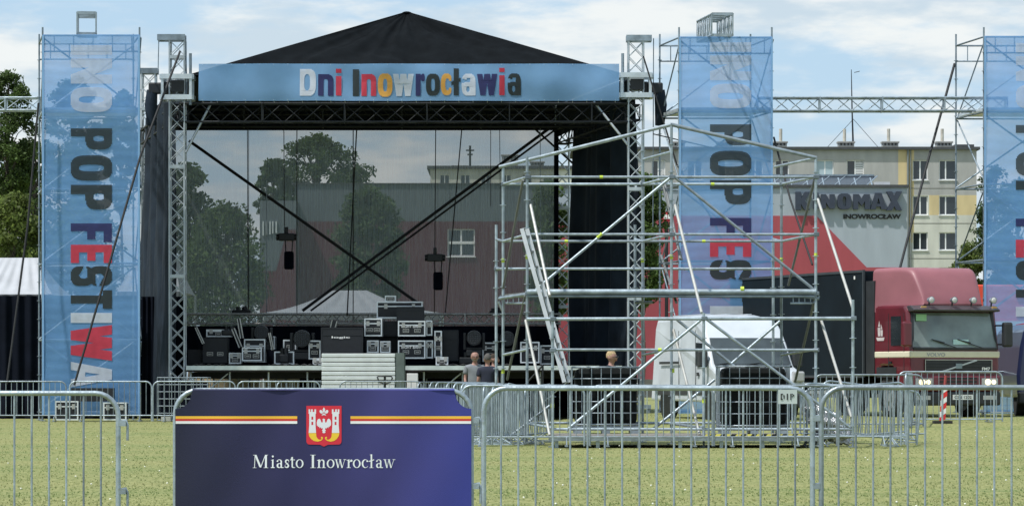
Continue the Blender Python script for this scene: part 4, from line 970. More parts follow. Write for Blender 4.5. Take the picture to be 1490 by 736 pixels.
banner_tower('scaffold tower carrying the blue banner right of the stage', 'tall see-through blue banner with sideways letters right of the stage', (988, 1123), (960, 1092), 90, 92.2, 55, (1033, 1093), -4, .985, 1, levels=(163, 270, 380, 490, 598))
banner_tower('scaffold tower carrying the third banner at the right edge', 'tall blue mesh banner cut off by the right edge of the view', (1431.5, 1571), (1391, 1532), 90, 92.4, 54, (1478, 1538), -3, .985, 1, levels=(163, 268, 378, 488, 598))
# box truss ends standing on top
def top_truss(label, a, b, w_=.55, h_=.62):
    o = MB(); truss(o, a, b, w_, h_, .55, .028, .014); tag(o.build('box_truss', steel), label, 'truss')
top_truss('short box truss lying on top of the left banner tower', W(126, 34, 90.5), W(127, 40, 96.5), .5, .55)
top_truss('short box truss lying on top of the banner tower right of the stage', (X(1051, 89), 89, Z(36, 89)), (X(1029, 93.5), 93.5, Z(46, 93.5)), .55, .55)
def long_truss(label, x0, x1, d, y0, y1):
    mb = MB(); truss(mb, (X(x0, d), d, (Z(y0, d)+Z(y1, d))/2), (X(x1, d), d, (Z(y0, d)+Z(y1, d))/2), .4, Z(y0, d)-Z(y1, d), .8, .027, .014); tag(mb.build('bridge_truss', steel), label, 'truss')
long_truss('horizontal silver truss joining the two right banner towers', 1102, 1464, 91, 143, 162)
long_truss('horizontal silver truss running off left of the left banner tower', -40, 58, 93.6, 143, 161)
# straps
strap('black strap slanting down across the left blue banner', [W(262, 75, 91.2), W(205, 225, 89.2), W(108, 560, 88.6)], .03)
strap('black strap hanging at the far left edge', [W(56, 150, 89.6), W(40, 330, 89.4), W(10, 558, 88.6)], .03)
strap('black strap running down from the front right tower head', [W(936, 82, 91.4), W(985, 240, 90.9), W(1038, 321, 90.7), W(1090, 440, 90.5)], .024)
strap('thin cable slanting from the right tower to the right banner', [W(950, 195, 91.4), W(1125, 236, 92)], .015, 'cable', 'thin_cable')
strap('black strap dropping behind the scaffold right of the second banner', [W(1126, 200, 90.5), W(1150, 290, 89), W(1182, 385, 87)], .026)
strap('black strap slanting left of the third banner tower', [W(1389, 93, 92.4), W(1350, 235, 91), W(1309, 392, 88.8)], .034)

# ============================================================ barriers
def barrier_local(wd=2.3, h=1.1, r=.019, nb=18, sep=True, label='', grp='', seg=6, rail_z=.17, name='crowd_barrier', hooks=True, barr=.008, cr=.16, m=None):
    """built round the origin: x across, feet along y"""
    m = m or steel
    o = thing(name, label, 'crowd barrier', (0, 0, 0), 0, grp)
    def arc(cx, cz, a0, a1): return [(cx+cr*math.cos(R(a0+(a1-a0)*i/seg)), 0, cz+cr*math.sin(R(a0+(a1-a0)*i/seg))) for i in range(seg+1)]
    w2 = wd/2; P = [(-w2, 0, .02)]+arc(-w2+cr, h-cr, 180, 90)+arc(w2-cr, h-cr, 90, 0)+[(w2, 0, .02)]
    mb = MB().path(P, r, 8); mb.tube((-w2, 0, rail_z), (w2, 0, rail_z), r*.8, 8); mb.build('frame', m, o)
    def top(x):
        e = abs(x)-(w2-cr)
        return h if e <= 0 else h-cr+math.sqrt(max(0, cr*cr-e*e))
    xs = [-w2+wd*(i+1)/(nb+1) for i in range(nb)]
    if sep:
        for x in xs: MB().tube((x, 0, rail_z), (x, 0, top(x)), barr, 6, caps=False).build('bar', m, o)
    else:
        mb = MB()
        for x in xs: mb.tube((x, 0, rail_z), (x, 0, top(x)), barr, 6, caps=False)
        mb.build('bars', m, o)
    for s_ in (-1, 1):
        x = s_*(w2-.3); mb = MB().bar((x, -.28, .02), (x, .28, .02), .05, .02); mb.tube((x, -.26, .03), (x, 0, rail_z), .012, 6).tube((x, .26, .03), (x, 0, rail_z), .012, 6); mb.build('foot', m, o)
    if hooks:
        for z in (.42, h-.2):
            mb = MB().path([(w2, 0, z), (w2+.055, 0, z+.01), (w2+.065, 0, z-.02), (w2+.065, 0, z-.13)], .009, 6); mb.cbox((w2+.03, 0, z-.01), (.05, .035, .04)); mb.build('hook', m, o)
    return o
DN = 23.85; GN = 'steel crowd barriers in the near row'
near = barrier_local(2.3, 1.095, .018, 18, True, 'near steel barrier cut off by the left edge', GN)
near.location = (X(172, DN)-1.15, DN, -.035)
copy_tree(near, (X(943, DN), DN-.0, .0), 0, 'near steel barrier just right of the purple town banner', group=GN)
copy_tree(near, (X(1195, DN)+1.15, DN, 0.005), 0, 'near steel barrier at the bottom right corner', group=GN)
tmpb = barrier_local(2.07, 1.08, .018, 16, True, 'near steel barrier wrapped in the dark purple town banner', GN)
tmpb.location = (X(470.5, DN), DN, -.0)
def purple_banner():
    d = DN-.028; s = d/F
    xa, xb = X(255, d), X(686, d); zt = Z(567.5, d); zb = Z(790, d)
    o = thing('town_banner', 'dark purple fabric town banner with red crest on the near barrier', 'banner', ((xa+xb)/2, d, .1))
    m = bpy.data.materials.new('purple_print'); m.use_nodes = True; t_ = m.node_tree; n = t_.nodes; l = t_.links; b = n['Principled BSDF']; b.inputs['Roughness'].default_value = .75; b.inputs['Specular IOR Level'].default_value = .25
    tcn = n.new('ShaderNodeTexCoord'); sp = n.new('ShaderNodeSeparateXYZ'); l.new(tcn.outputs['Object'], sp.inputs[0])
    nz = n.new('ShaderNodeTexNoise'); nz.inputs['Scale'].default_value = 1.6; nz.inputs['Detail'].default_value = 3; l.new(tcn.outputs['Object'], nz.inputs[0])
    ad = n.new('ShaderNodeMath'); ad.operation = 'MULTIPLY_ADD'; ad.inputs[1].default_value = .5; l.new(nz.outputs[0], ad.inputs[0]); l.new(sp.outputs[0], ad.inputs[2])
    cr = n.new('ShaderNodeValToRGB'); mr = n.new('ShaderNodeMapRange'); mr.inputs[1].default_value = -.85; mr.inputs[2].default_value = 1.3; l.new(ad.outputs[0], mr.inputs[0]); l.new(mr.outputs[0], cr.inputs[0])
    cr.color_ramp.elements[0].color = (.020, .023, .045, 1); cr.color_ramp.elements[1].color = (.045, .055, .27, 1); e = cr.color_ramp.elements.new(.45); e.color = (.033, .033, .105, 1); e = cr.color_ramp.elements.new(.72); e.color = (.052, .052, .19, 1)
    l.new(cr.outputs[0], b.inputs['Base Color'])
    f1 = n.new('ShaderNodeTexNoise'); f1.inputs['Scale'].default_value = 260; l.new(tcn.outputs['Object'], f1.inputs[0]); bp = n.new('ShaderNodeBump'); bp.inputs['Strength'].default_value = .25; bp.inputs['Distance'].default_value = .01; l.new(f1.outputs[0], bp.inputs['Height']); l.new(bp.outputs[0], b.inputs['Normal'])
    cut = X(280, d)-xa; ch = (597-570)*s
    def wob(x, z): return (.006*math.sin(x*5+z*3)+.004*math.sin(x*11-z*6))*float(ss(.12, .3, abs(x-(xa+xb)/2)))
    def top_at(x):
        e = max(0, cut-min(x-xa, xb-x))/cut      # concave cut corner
        return zt-ch*math.sqrt(max(0, 1-(1-e)**2)) if e > 0 else zt
    nx = 120
    def fn(side):
        def g(u, v):
            x = lerp(xa, xb, u); z1 = top_at(x)+.01*0; z = lerp(zb, z1, v); return (x, (d+wob(x, z)) if side else DN+.03+wob(x, z)*.5, z)
        return g
    def fn_top(u, v):
        x = lerp(xa+cut, xb-cut, u); a = math.pi*v; rr = (DN+.03-d)/2; return (x, d+rr-rr*math.cos(a), zt+.012*math.sin(a))
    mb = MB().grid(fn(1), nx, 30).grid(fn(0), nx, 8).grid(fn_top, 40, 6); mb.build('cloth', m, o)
    y = lambda x, z: d+wob(x, z)-.0025
    st = {'stripe_yellow': ((.80, .46, .04), 605, 608.8), 'stripe_red': ((.52, .035, .03), 608.8, 612.2), 'stripe_white': ((.75, .76, .78), 612.2, 616)}
    for k, (c, y0, y1) in st.items():
        mb = MB()
        for a, c_ in ((255.5, 432.5), (510, 685.5)):
            mb.grid(lambda u, v: (X(lerp(a, c_, u), d), y(X(lerp(a, c_, u), d), Z(lerp(y1, y0, v), d)), Z(lerp(y1, y0, v), d)), 30, 1)
        mb.build(k, mat('ink_'+k, c, .7, 0, .04), o)
    # crest (local design units: crop pixels, 7.36 per photo pixel)
    def Q(u, v, k=1): x, z = X(420+u/7.36, d), Z(570+v/7.36, d); return (x, d+wob(x, z)-.002-.0008*k, z)
    def poly(mb, pts, k): mb.face([Q(p[0], p[1], k) for p in pts])
    mred = mat('crest_red', (.62, .02, .045), .65, 0, .05); mw = mat('crest_white', (.72, .74, .80), .65, 0, .03); my = mat('crest_gold', (.82, .55, .04), .65, 0, .03)
    mb = MB(); sh = [(190, 147), (567, 147), (567, 520)]+[(567-30*(1-math.cos(R(a))), 520+40*math.sin(R(a))) for a in range(10, 91, 16)]+[(420, 562), (378, 582), (336, 562)]+[(190+30*(1-math.sin(R(a))), 520+40*math.cos(R(a))) for a in range(0, 81, 16)]+[(190, 520)]
    poly(mb, sh, 1); c = mb.build('crest', mred, o)
    mb = MB()
    for s_ in (0, 1):
        mx_ = (lambda u: u) if s_ == 0 else (lambda u: 757-u)
        def pl(pts, k=2): poly(mb, [(mx_(a), b_) for a, b_ in pts], k)
        pl([(214, 212), (294, 212), (294, 232), (214, 232)])
        for a in (214, 241, 268): pl([(a+(0 if a < 260 else 8), 184), (a+(17 if a < 260 else 26), 184), (a+(17 if a < 260 else 26), 212), (a+(0 if a < 260 else 8), 212)])
        pl([(221, 232), (288, 232), (288, 262), (221, 262)]); pl([(221, 262), (244, 262), (244, 296), (221, 296)]); pl([(264, 262), (288, 262), (288, 296), (264, 296)])
        pl([(221, 296), (288, 296), (288, 318), (221, 318)]); pl([(221, 318), (244, 318), (244, 352), (221, 352)]); pl([(264, 318), (288, 318), (288, 352), (264, 352)])
        pl([(221, 352), (288, 352), (290, 380), (294, 436), (214, 436), (219, 380)])
    # fleur-de-lis
    for pts in ([(378, 162), (392, 186), (386, 218), (370, 218), (364, 186)], [(350, 192), (364, 204), (368, 220), (352, 228), (336, 224), (330, 202), (338, 190)], [(406, 192), (392, 204), (388, 220), (404, 228), (420, 224), (426, 202), (418, 190)], [(352, 228), (404, 228), (404, 234), (352, 234)], [(372, 234), (384, 234), (402, 246), (394, 250), (378, 244), (362, 250), (352, 246)]):
        poly(mb, pts, 2)
    # eagle
    body = [(362, 290), (376, 282), (390, 290), (388, 306), (396, 330), (408, 318), (414, 296), (426, 284), (440, 288), (450, 304), (455, 330), (452, 362), (444, 356), (440, 374), (430, 366), (424, 386), (414, 374), (404, 392), (394, 380), (390, 400), (400, 412), (388, 418), (396, 430), (378, 442), (360, 430), (368, 418), (356, 412), (366, 400), (362, 380), (352, 392), (342, 374), (332, 386), (326, 366), (316, 374), (312, 356), (304, 362), (301, 330), (306, 304), (316, 288), (330, 284), (342, 296), (348, 318), (360, 330), (368, 306)]
    poly(mb, body, 2); mb.build('white_charges', mw, c)
    mb = MB()
    for s_ in (0, 1):
        mx_ = (lambda u: u) if s_ == 0 else (lambda u: 757-u)
        outer = [(214, 438), (220, 470), (240, 500), (270, 522), (310, 530), (345, 520), (364, 504), (368, 488), (358, 477), (346, 480), (347, 494), (354, 494), (348, 506), (330, 510), (312, 500), (298, 478), (294, 438)]
        poly(mb, [(mx_(a), b_) for a, b_ in outer], 2)
    mb.build('gold_charges', my, c)
    # words: Miasto Inowrocław
    tm = mat('ink_white', (.78, .82, .86), .7, 0, .03)
    sx = 480/1490; x_of = lambda q: 230+q*sx; base = 550+404*sx*1.0; cap = (404-345)*sx
    pos = [('M', 428, 498), ('i', 508, 528), ('a', 535, 567), ('s', 571, 594), ('t', 596, 620), ('o', 622, 657), ('I', 686, 713), ('n', 718, 757), ('o', 762, 797), ('w', 798, 850), ('r', 852, 878), ('o', 880, 915), ('c', 920, 950), ('l', 952, 976), ('a', 984, 1016), ('w', 1018, 1072)]
    for chh, a, b_ in pos:
        wd_, hh, ops = SER[chh]; mb = MB(); x0, x1 = X(x_of(a), d), X(x_of(b_), d); z0 = Z(base, d); z1 = Z(base-cap*hh*1.0, d)
        def fn2(u, v): x = lerp(x0, x1, u); z = lerp(z0, z1, v); return (x, d+wob(x, z)-.003, z)
        add_glyph(mb, ops, fn2, 34); mb.build('letter', tm, o)
purple_banner()
# stage-side row (far)
GF = 'steel crowd barriers in the far row before the stage'
farb = barrier_local(2.13, 1.05, .019, 14, False, 'far', GF, hooks=False, barr=.009)
FD = 88.6; first = True
for a, b_, lab in ((-24, 97, 'far steel barrier cut off by the left edge before the black tent wall'), (101, 221, 'far steel barrier standing before the left blue banner'), (225, 343, 'far steel barrier before the front left stage tower'), (347, 466, 'far steel barrier under the left stage edge'), (494, 616, 'far steel barrier before the white panel stack')):
    loc = (X((a+b_)/2, FD), FD-(.3 if a > 200 else 0), G(X(a, FD), FD)-.0)
    if first: farb.location = loc; farb['label'] = lab; first = False
    else: copy_tree(farb, loc, 0, lab)
copy_tree(farb, (X(455, 92), 90.5, .07), R(40), 'far steel barrier standing askew beside the white panel stack')
# enclosure round the scaffold
GE = 'steel crowd barriers round the scaffold tower'
DE = 57.2; encb = barrier_local(2.06, 1.03, .018, 14, True, 'enc', GE, hooks=False)
first = True
for a, b_, lab, dd in ((1133, 1312, 'barrier at the right end of the scaffold enclosure before the stacked bunch', 57.8), (672, 850, 'barrier at the left front of the scaffold enclosure', 57.2), (858, 1037, 'barrier at the middle front of the scaffold enclosure, before the left tank', 57.2), (1046, 1211, 'barrier at the front of the scaffold enclosure behind the small white sign', 57.2)):
    loc = (X((a+b_)/2, dd), dd, .03)
    if first: encb.location = loc; encb['label'] = lab; first = False
    else: copy_tree(encb, loc, 0, lab)
encp = barrier_local(2.06, 1.03, .018, 14, False, 'enclosure barrier seen nearly edge on at the left of the scaffold', GE, hooks=False)
encp.location = (X(694, 60), 60, .02); encp.rotation_euler = (0, 0, R(78))
k = 0
WORDS = ['first', 'second', 'third', 'fourth', 'fifth', 'sixth', 'seventh', 'eighth', 'ninth', 'tenth']
for px, d, rz in ((704, 62, 70), (716, 60.5, 82), (726, 61.5, 64), (740, 60, 74), (752, 62, 80), (766, 60.6, 66), (784, 61.4, 76)):
    copy_tree(encp, (X(px, d), d, .02), (0, R(random.uniform(-3, 3)), R(rz)), '%s barrier from the left in the bunch of angled ones left of the tanks' % WORDS[k]); k += 1
k = 0
for px, d, rz in ((637, 87, 62), (655, 84.5, 62), (668, 82, 58), (681, 79.5, 62), (694, 77, 60), (702, 74.5, 64), (709, 72, 62), (716, 69.5, 66), (722, 67, 66)):
    copy_tree(encp, (X(px, d), d, G(X(px, d), d)), R(rz), '%s barrier in the slanting line from the stage towards the scaffold, counted from the stage' % WORDS[k], group='barriers in the slanting line to the stage'); k += 1
k = 0
for px, d, rz, tl in ((1236, 58.5, 14, 0), (1242, 58.9, 20, 3), (1248, 59.3, 24, -4), (1254, 59.8, 16, 0), (1262, 60.4, 26, 6), (1270, 61, 18, 0)):
    copy_tree(encp, (X(px, d), d, .02), (0, R(tl), R(rz)), '%s barrier from the left in the stacked bunch right of the scaffold' % WORDS[k], group='barriers bunched right of the scaffold'); k += 1
trb = barrier_local(2.3, 1.1, .019, 17, True, 'steel barrier standing before the red truck', 'barriers before the truck', hooks=False, rail_z=.07)
dt = 74; trb.location = (X(1383, dt), dt, G(X(1383, dt), dt)); trb.rotation_euler = (0, 0, R(6))
copy_tree(trb, (X(1318, 73), 72.4, G(X(1318, 73), 72.4)), R(80), 'steel barrier seen edge on at the left of the truck front')
copy_tree(trb, (X(1480, 86.5), 86.5, G(9, 86)), 0, 'steel barrier before the third blue banner')
copy_tree(trb, (X(1215, 79), 71.5, G(8, 71.5)), R(3), 'steel barrier along the dark truck side behind the scaffold')
def hazard_post():
    d = 73.4; x = X(1374, d); z0 = G(x, d); o = thing('marker_post', 'leaning red and white striped marker post before the truck', 'marker post', (x, d, z0))
    a = Vector((X(1371.5, d), d, z0)); b_ = Vector((X(1375, d), d, Z(566, d))); mb = MB()
    n = 6
    for i in range(n):
        z0_, z1_ = lerp(a.z, b_.z, i/n), lerp(a.z, b_.z, (i+1)/n); xx = lerp(a.x, b_.x, i/n); sl_ = .10
        mb.raw([(xx-.065, d, z0_), (xx+.065, d, z0_+sl_), (xx+.065, d, z1_+sl_), (xx-.065, d, z1_), (xx-.065, d+.03, z0_), (xx+.065, d+.03, z0_+sl_), (xx+.065, d+.03, z1_+sl_), (xx-.065, d+.03, z1_)], [(0, 1, 2, 3), (7, 6, 5, 4), (0, 3, 7, 4), (1, 5, 6, 2), (3, 2, 6, 7), (0, 4, 5, 1)], i % 2)
    mb.build('blade', [mat('hazard_red', (.65, .03, .03), .5, 0, .05), white], o)
    MB().cbox((a.x, d+.02, z0+.03), (.4, .3, .06)).build('foot', rubber, o)
    MB().tube((b_.x, d+.02, b_.z+.08), (b_.x+.02, d+.02, b_.z+.3), .03, 8).build('top_stub', mat('stub_red', (.3, .05, .05), .6), o)
hazard_post()
def dip_sign():
    d = DN+.05; x0, x1 = X(1131, d), X(1158.5, d); z0, z1 = Z(587, d), Z(566.5, d)
    o = thing('small_sign', 'small pale metal plate lettered DIP hung on the near barrier', 'sign', ((x0+x1)/2, d, z0))
    MB().box((x0, d-.08, z0), (x1, d-.075, z1)).build('plate', mat('plate_grey', (.50, .56, .56), .5, .2, .08), o)
    m = mat('letter_black', (.01, .01, .012)); w_ = x1-x0; hh = z1-z0; st = .007
    mb = MB(); yy = d-.0835
    zb, zt = z0+hh*.28, z0+hh*.72
    def r_(a, b_, c, e): mb.box((a, yy, c), (b_, yy+.003, e))
    x = x0+w_*.13; r_(x, x+st, zb, zt); r_(x+st, x+w_*.12, zt-st, zt); r_(x+st, x+w_*.12, zb, zb+st); r_(x+w_*.12+.004, x+w_*.12+.004+st, zb+.01, zt-.01)
    x = x0+w_*.45; r_(x, x+st*1.2, zb, zt)
    x = x0+w_*.64; r_(x, x+st, zb, zt); r_(x+st+.003, x+w_*.13, zt-st, zt); r_(x+st+.003, x+w_*.13, zb+hh*.2, zb+hh*.2+st); r_(x+w_*.13+.002, x+w_*.13+.002+st, zb+hh*.2+.006, zt-.006)
    mb.build('lettering', m, o)
    MB().tube((x0+.02, d-.078, z1-.01), (x0+.02, d-.02, z1+.02), .004, 5).tube((x1-.02, d-.078, z1-.01), (x1-.02, d-.02, z1+.02), .004, 5).build('tie', white, o)
dip_sign()

# ============================================================ FOH scaffold tower
def foh():
    o = thing('open_scaffold', 'open steel scaffold tower with pitched top rails in the middle of the field', 'scaffold tower', (X(985, 61), 61, 0))
    d0, d1, d2, d3 = 58.3, 61., 62.8, 63.5
    def P(px, py, d): return W(px, py, d)
    def up(px, top, d, ros=True):
        x = X(px, d); tube_part(o, 'upright', steel, (x, d, .12), (x, d, Z(top, d)), .026, 10, ros)
        MB().cbox((x, d, .015+G(x, d)), (.15, .15, .014)).tube((x, d, .02), (x, d, .2), .018, 8).build('base_jack', steel, o)
    for px, t_ in ((804, 452), (1024, 455), (1241, 436)): up(px, t_, d0)
    for px, t_ in ((767, 228), (977, 181), (1187, 228)): up(px, t_, d1)
    for px, t_ in ((732, 243), (935, 196), (1137, 240)): up(px, t_, d2)
    for px, t_ in ((722, 327), (924, 327), (1125, 350)): up(px, t_, d3)
    def rl(a, b_, d, name='rail', r=.024, m=None, db=None): tube_part(o, name, m or steel, P(*a, d), P(*b_, db or d), r, 8)
    for y in (257.7, 341): rl((766, y), (1188, y), d1)
    for y in (268, 351): rl((730, y), (1139, y), d2)
    rl((720, 391), (1139, 391), d3)
    rl((727, 243), (977, 181.5), d2, r=.034, db=d1); rl((977, 181.5), (1188, 230), d1, r=.034)
    rl((936, 232), (977, 221), d2, db=d1); rl((1187, 230), (1127, 243), d1, db=d2)
    for y1, y2 in ((257.7, 268), (341, 351), (508, 516)):
        for a, b_ in ((767, 732), (977, 935), (1187, 1137)): rl((a, y1), (b_, y2), d1, db=d2)
    for a, b_ in ((732, 722), (935, 924), (1137, 1125)): rl((a, 391), (b_, 391), d2, db=d3); rl((a, 351), (b_, 348), d2, db=d3)
    rl((767, 464), (1245, 463), d0, r=.03); rl((804, 508.5), (1190, 509), d0)
    for a, b_ in ((804, 767), (1024, 977), (1241, 1187)): rl((a, 464), (b_, 464), d0, db=d1); rl((a, 622), (b_, 616), d0, db=d1)
    rl((804, 624), (1241, 624), d0); rl((767, 615), (1187, 615), d1)
    # deck
    for i, (a, b_) in enumerate(((767, 977), (977, 1187))):
        mb = MB()
        for j in range(5):
            t0, t1 = j/5+.01, (j+1)/5-.01; ps = []
            for tt in (t0, t1):
                y = lerp(d1, d2, tt); sh = lerp(0, -.42, tt); ps.append((X(a, d1)+sh, X(b_, d1)+sh, y))
            z = Z(427, d1)
            mb.raw([(ps[0][0], ps[0][2], z-.03), (ps[0][1], ps[0][2], z-.03), (ps[1][1], ps[1][2], z-.03), (ps[1][0], ps[1][2], z-.03), (ps[0][0], ps[0][2], z+.03), (ps[0][1], ps[0][2], z+.03), (ps[1][1], ps[1][2], z+.03), (ps[1][0], ps[1][2], z+.03)], [(0, 3, 2, 1), (4, 5, 6, 7), (0, 1, 5, 4), (1, 2, 6, 5), (2, 3, 7, 6), (3, 0, 4, 7)])
        mb.build('deck_board', mat('deck_steel', (.17, .18, .18), .6, .3, .3, 4), o)
        MB().tube(P(a, 424.5, d1-.03), P(b_, 424.5, d1-.03), .05, 8).build('deck_beam', steel, o)
        MB().tube(P(a, 431, d1-.03), P(b_, 431, d1-.03), .024, 8).build('rail', steel_d, o)
    for a, b_, s_ in ((767, 727, 1), (1150, 1192, 0)):
        mb = MB(); mb.tube(P(a, 428, d1), P(b_, 434, d2 if s_ else d1), .03, 8).tube(P(a-2 if s_ else a, 441, d1), P(b_+10 if s_ else b_-10, 441, d2 if s_ else d1), .022, 8)
        for i in range(5): q = (i+.5)/5; mb.tube(P(lerp(a, b_, q), 430, lerp(d1, d2, q*s_)), P(lerp(a, b_, q), 441, lerp(d1, d2, q*s_)), .012, 6)
        mb.tube(P(b_+8 if s_ else b_-8, 441, d2 if s_ else d1), P(b_, 430, d2 if s_ else d1), .02, 6); mb.build('bracket', steel_d, o)
    rl((725, 438), (733, 455), d2); rl((924, 440), (950, 440), d2)
    # braces
    rl((976, 258), (780, 421), d1, 'brace', .026); rl((982, 258), (1184, 421), d1, 'brace', .026)
    for a, b_, dd, db in (((772, 298), (800, 430), d1, d0+1), ((982, 298), (1021, 455), d1, d0), ((1190, 290), (1241, 448), d1, d0), ((765, 466), (800, 633), d1, d0), ((980, 480), (1018, 632), d1, d0), ((1195, 466), (1239, 607), d1, d0)):
        rl(a, b_, dd, 'raker', .027, steel_b, db)
    for a, b_, dd, db in (((761, 262), (732, 420), d1, d2), ((764, 430), (738, 552), d1, d2), ((1185, 262), (1147, 415), d1, d2), ((1186, 432), (1157, 555), d1, d2), ((965, 255), (990, 377), d2, d1), ((963, 262), (992, 378), d3, d2), ((962, 372), (984, 440), d3, d1)):
        rl(a, b_, dd, 'brace', .024, mat('tube_grey', (.16, .17, .17), .55, .4, .2), db)
    for a, b_, dd in (((824, 626), (1020, 465), d0), ((950, 624), (1040, 552), d1), ((1028, 464), (1237, 622), d0), ((984, 464), (1068, 532), d1), ((1064, 529), (1135, 467), d1), ((745, 632), (800, 590), d1), ((940, 530), (1022, 463), d0+.1)):
        rl(a, b_, dd, 'brace', .026)
    # clamps with tape
    for px, py, dd in ((732, 379, d2), (767, 374, d1), (935, 379, d2), (977, 374, d1), (1137, 378, d2), (1187, 371, d1), (979, 539, d1), (1024, 583, d0), (804, 590, d0), (732, 540, d2)): MB().tube(P(px, py-3, dd), P(px, py+3, dd), .029, 8).build('marker_tape', yel, o)
    for px, py, dd in ((875, 257.7, d1), (824, 351, d2), (1037, 268, d2), (1024, 351, d2), (960, 508.5, d0), (1080, 421, d1-.03)): MB().tube(P(px-2.5, py, dd), P(px+2.5, py, dd), .028 if py != 421 else .053, 8).build('marker_tape', yel, o)
    MB().tube(P(869, 346, d1), P(876, 340, d1), .032, 8).build('marker_tape', yel, o)
    mb = MB()
    for px, py, dd in ((767, 257.7, d1), (977, 257.7, d1), (1187, 257.7, d1), (767, 341, d1), (977, 341, d1), (1187, 341, d1), (804, 464, d0), (1024, 463, d0), (1241, 463, d0), (977, 427, d1), (1187, 427, d1), (767, 427, d1), (732, 268, d2), (935, 268, d2), (1137, 268, d2), (722, 391, d3), (924, 391, d3), (1187, 509, d1), (804, 509, d0)): mb.cbox(P(px, py, dd)+Vector((.01, -.01, 0)), (.10, .10, .075))
    mb.build('coupler', steel_d, o, bevel=.012)
    # ladder
foh()
def ladder():
    a, b_ = W(763, 333, 60.4), W(825, 556, 59.6); o = thing('aluminium_ladder', 'pale aluminium ladder leaning inside the left of the scaffold', 'ladder', b_)
    n = (b_-a).normalized(); s = Vector((-n.z, .0, n.x)).normalized()*.0+Vector((.30, .42, 0)).normalized()*.20
    for k_ in (-1, 1): MB().bar(a+s*k_*.5*.8, b_+s*k_*.5*.8, .03, .07, up=Vector((1, 0, 0))).build('rail', mat('ladder_alu', (.44, .47, .48), .4, .3, .1, 5), o)
    L_ = (b_-a).length; k = int(L_/.28)
    for i in range(k): p = a.lerp(b_, (i+.5)/k); MB().bar(p-s*.4, p+s*.4, .035, .035).build('rung', mat('rung', (.22, .23, .24), .5, .3, .1), o)
ladder()
def platform():
    d = 57.9; o = thing('ballast_platform', 'low steel platform with yellow black striped edge under the tanks', 'platform', (X(1000, d), d, .1))
    z0, z1 = .16, .21
    MB().box((X(800, d), d, z0), (X(1192, d), d+2.9, z1)).build('deck', mat('platform_deck', (.20, .19, .17), .8, .1, .3, 3), o)
    MB().box((X(800, d), d-.03, z1-.09), (X(1192, d), d-.002, z1-.02)).build('edge_beam', steel, o)
    mb = MB(); n = 22; xa, xb = X(1024, d), X(1188, d)
    for i in range(n):
        a = lerp(xa, xb, i/n); w_ = (xb-xa)/n; mb.raw([(a, d-.034, z1-.015), (a+w_, d-.034, z1-.015), (a+w_+.04, d-.034, z1+.03), (a+.04, d-.034, z1+.03)], [(0, 1, 2, 3)], i % 2)
    mb.build('hazard_strip', [mat('hazard_yellow', (.65, .58, .12), .6), blackp], o)
    for px in (810, 870, 930, 990, 1050, 1110, 1180): MB().box((X(px, d)-.03, d+.05, 0), (X(px, d)+.03, d+.12, z0)).build('foot', steel, o)
platform()
def ibc(label, px, d, rz=0, z=.21, h=1.22):
    x = X(px, d); o = thing('caged_tank', label, 'water tank', (x, d, z), 0, 'black caged ballast tanks'); w2, dd = .6, 1.0
    def b(mb, n, m, **k): return mb.build(n, m, o, **k)
    y0 = d
    b(MB().box((x-w2+.05, y0+.05, z+.16), (x+w2-.05, y0+dd-.05, z+h-.02)), 'tank', mat('black_tank', (.004, .006, .006), .7, 0, .3, 4, bump=.3, bscale=5, spec=.15), bevel=.09)
    mb = MB()
    for i in range(8):
        xx = lerp(x-w2, x+w2, i/7)
        for yy in (y0, y0+dd): mb.tube((xx, yy, z+.12), (xx, yy, z+h), .0095, 5)
    for i in range(1, 6):
        yy = lerp(y0, y0+dd, i/6)
        for xx in (x-w2, x+w2): mb.tube((xx, yy, z+.12), (xx, yy, z+h), .0095, 5)
    for j in range(6):
        zz = lerp(z+.16, z+h, j/5); mb.path([(x-w2, y0, zz), (x+w2, y0, zz), (x+w2, y0+dd, zz), (x-w2, y0+dd, zz)], .011 if 0 < j < 5 else .017, 5, closed=True)
    b(mb, 'cage', steel)
    mb = MB().box((x-w2, y0, z+.1), (x+w2, y0+dd, z+.13))
    for i in range(3):
        xx = x-w2+.1+i*(2*w2-.2)/2; mb.box((xx-.07, y0, z), (xx+.07, y0+dd, z+.1))
    b(mb, 'pallet', steel)
    b(MB().tube((x, y0+.5, z+h-.03), (x, y0+.5, z+h+.03), .11, 16), 'lid', blackp)
ibc('black caged water tank on the platform below the man in sunglasses', 882, 60.2, h=1.17)
ibc('black caged water tank on the platform before the white van', 1098, 58.6, h=1.18)
def cage_pile():
    d = 89.6; o = thing('wire_cage', 'empty wire mesh cage box at the foot of the front left stage tower', 'cage', (X(264, d), d, .05)); mb = MB(); xa, xb = X(229, d), X(302, d); za, zb = .1, Z(549, d)
    for y in (d, d+.9):
        for i in range(8): x = lerp(xa, xb, i/7); mb.tube((x, y, za), (x, y, zb), .014, 5)
        for j in range(7): z = lerp(za, zb, j/6); mb.tube((xa, y, z), (xb, y, z), .014, 5)
    for x in (xa, xb):
        for j in range(7): z = lerp(za, zb, j/6); mb.tube((x, d, z), (x, d+.9, z), .014, 5)
    mb.build('grid', steel, o)
    MB().box((xa+.05, d+.3, .1), (xb-.05, d+.85, Z(556, d))).build('liner', skirt, o)
    MB().box((xa+.1, d-.03, .08), (xa+.35, d+.4, .2)).box((xb-.35, d-.03, .08), (xb-.1, d+.4, .2)).build('feet', steel_b, o)
cage_pile()
GC = 'flight cases at the foot of the left banner'
case('small silver edged case on the grass under the left banner, left one', 80, 114, 583, 611, 89.1, .5, handles=0, group=GC)
case('small silver edged case on the grass under the left banner, right one', 150, 184, 585, 611, 89.1, .5, handles=0, group=GC)
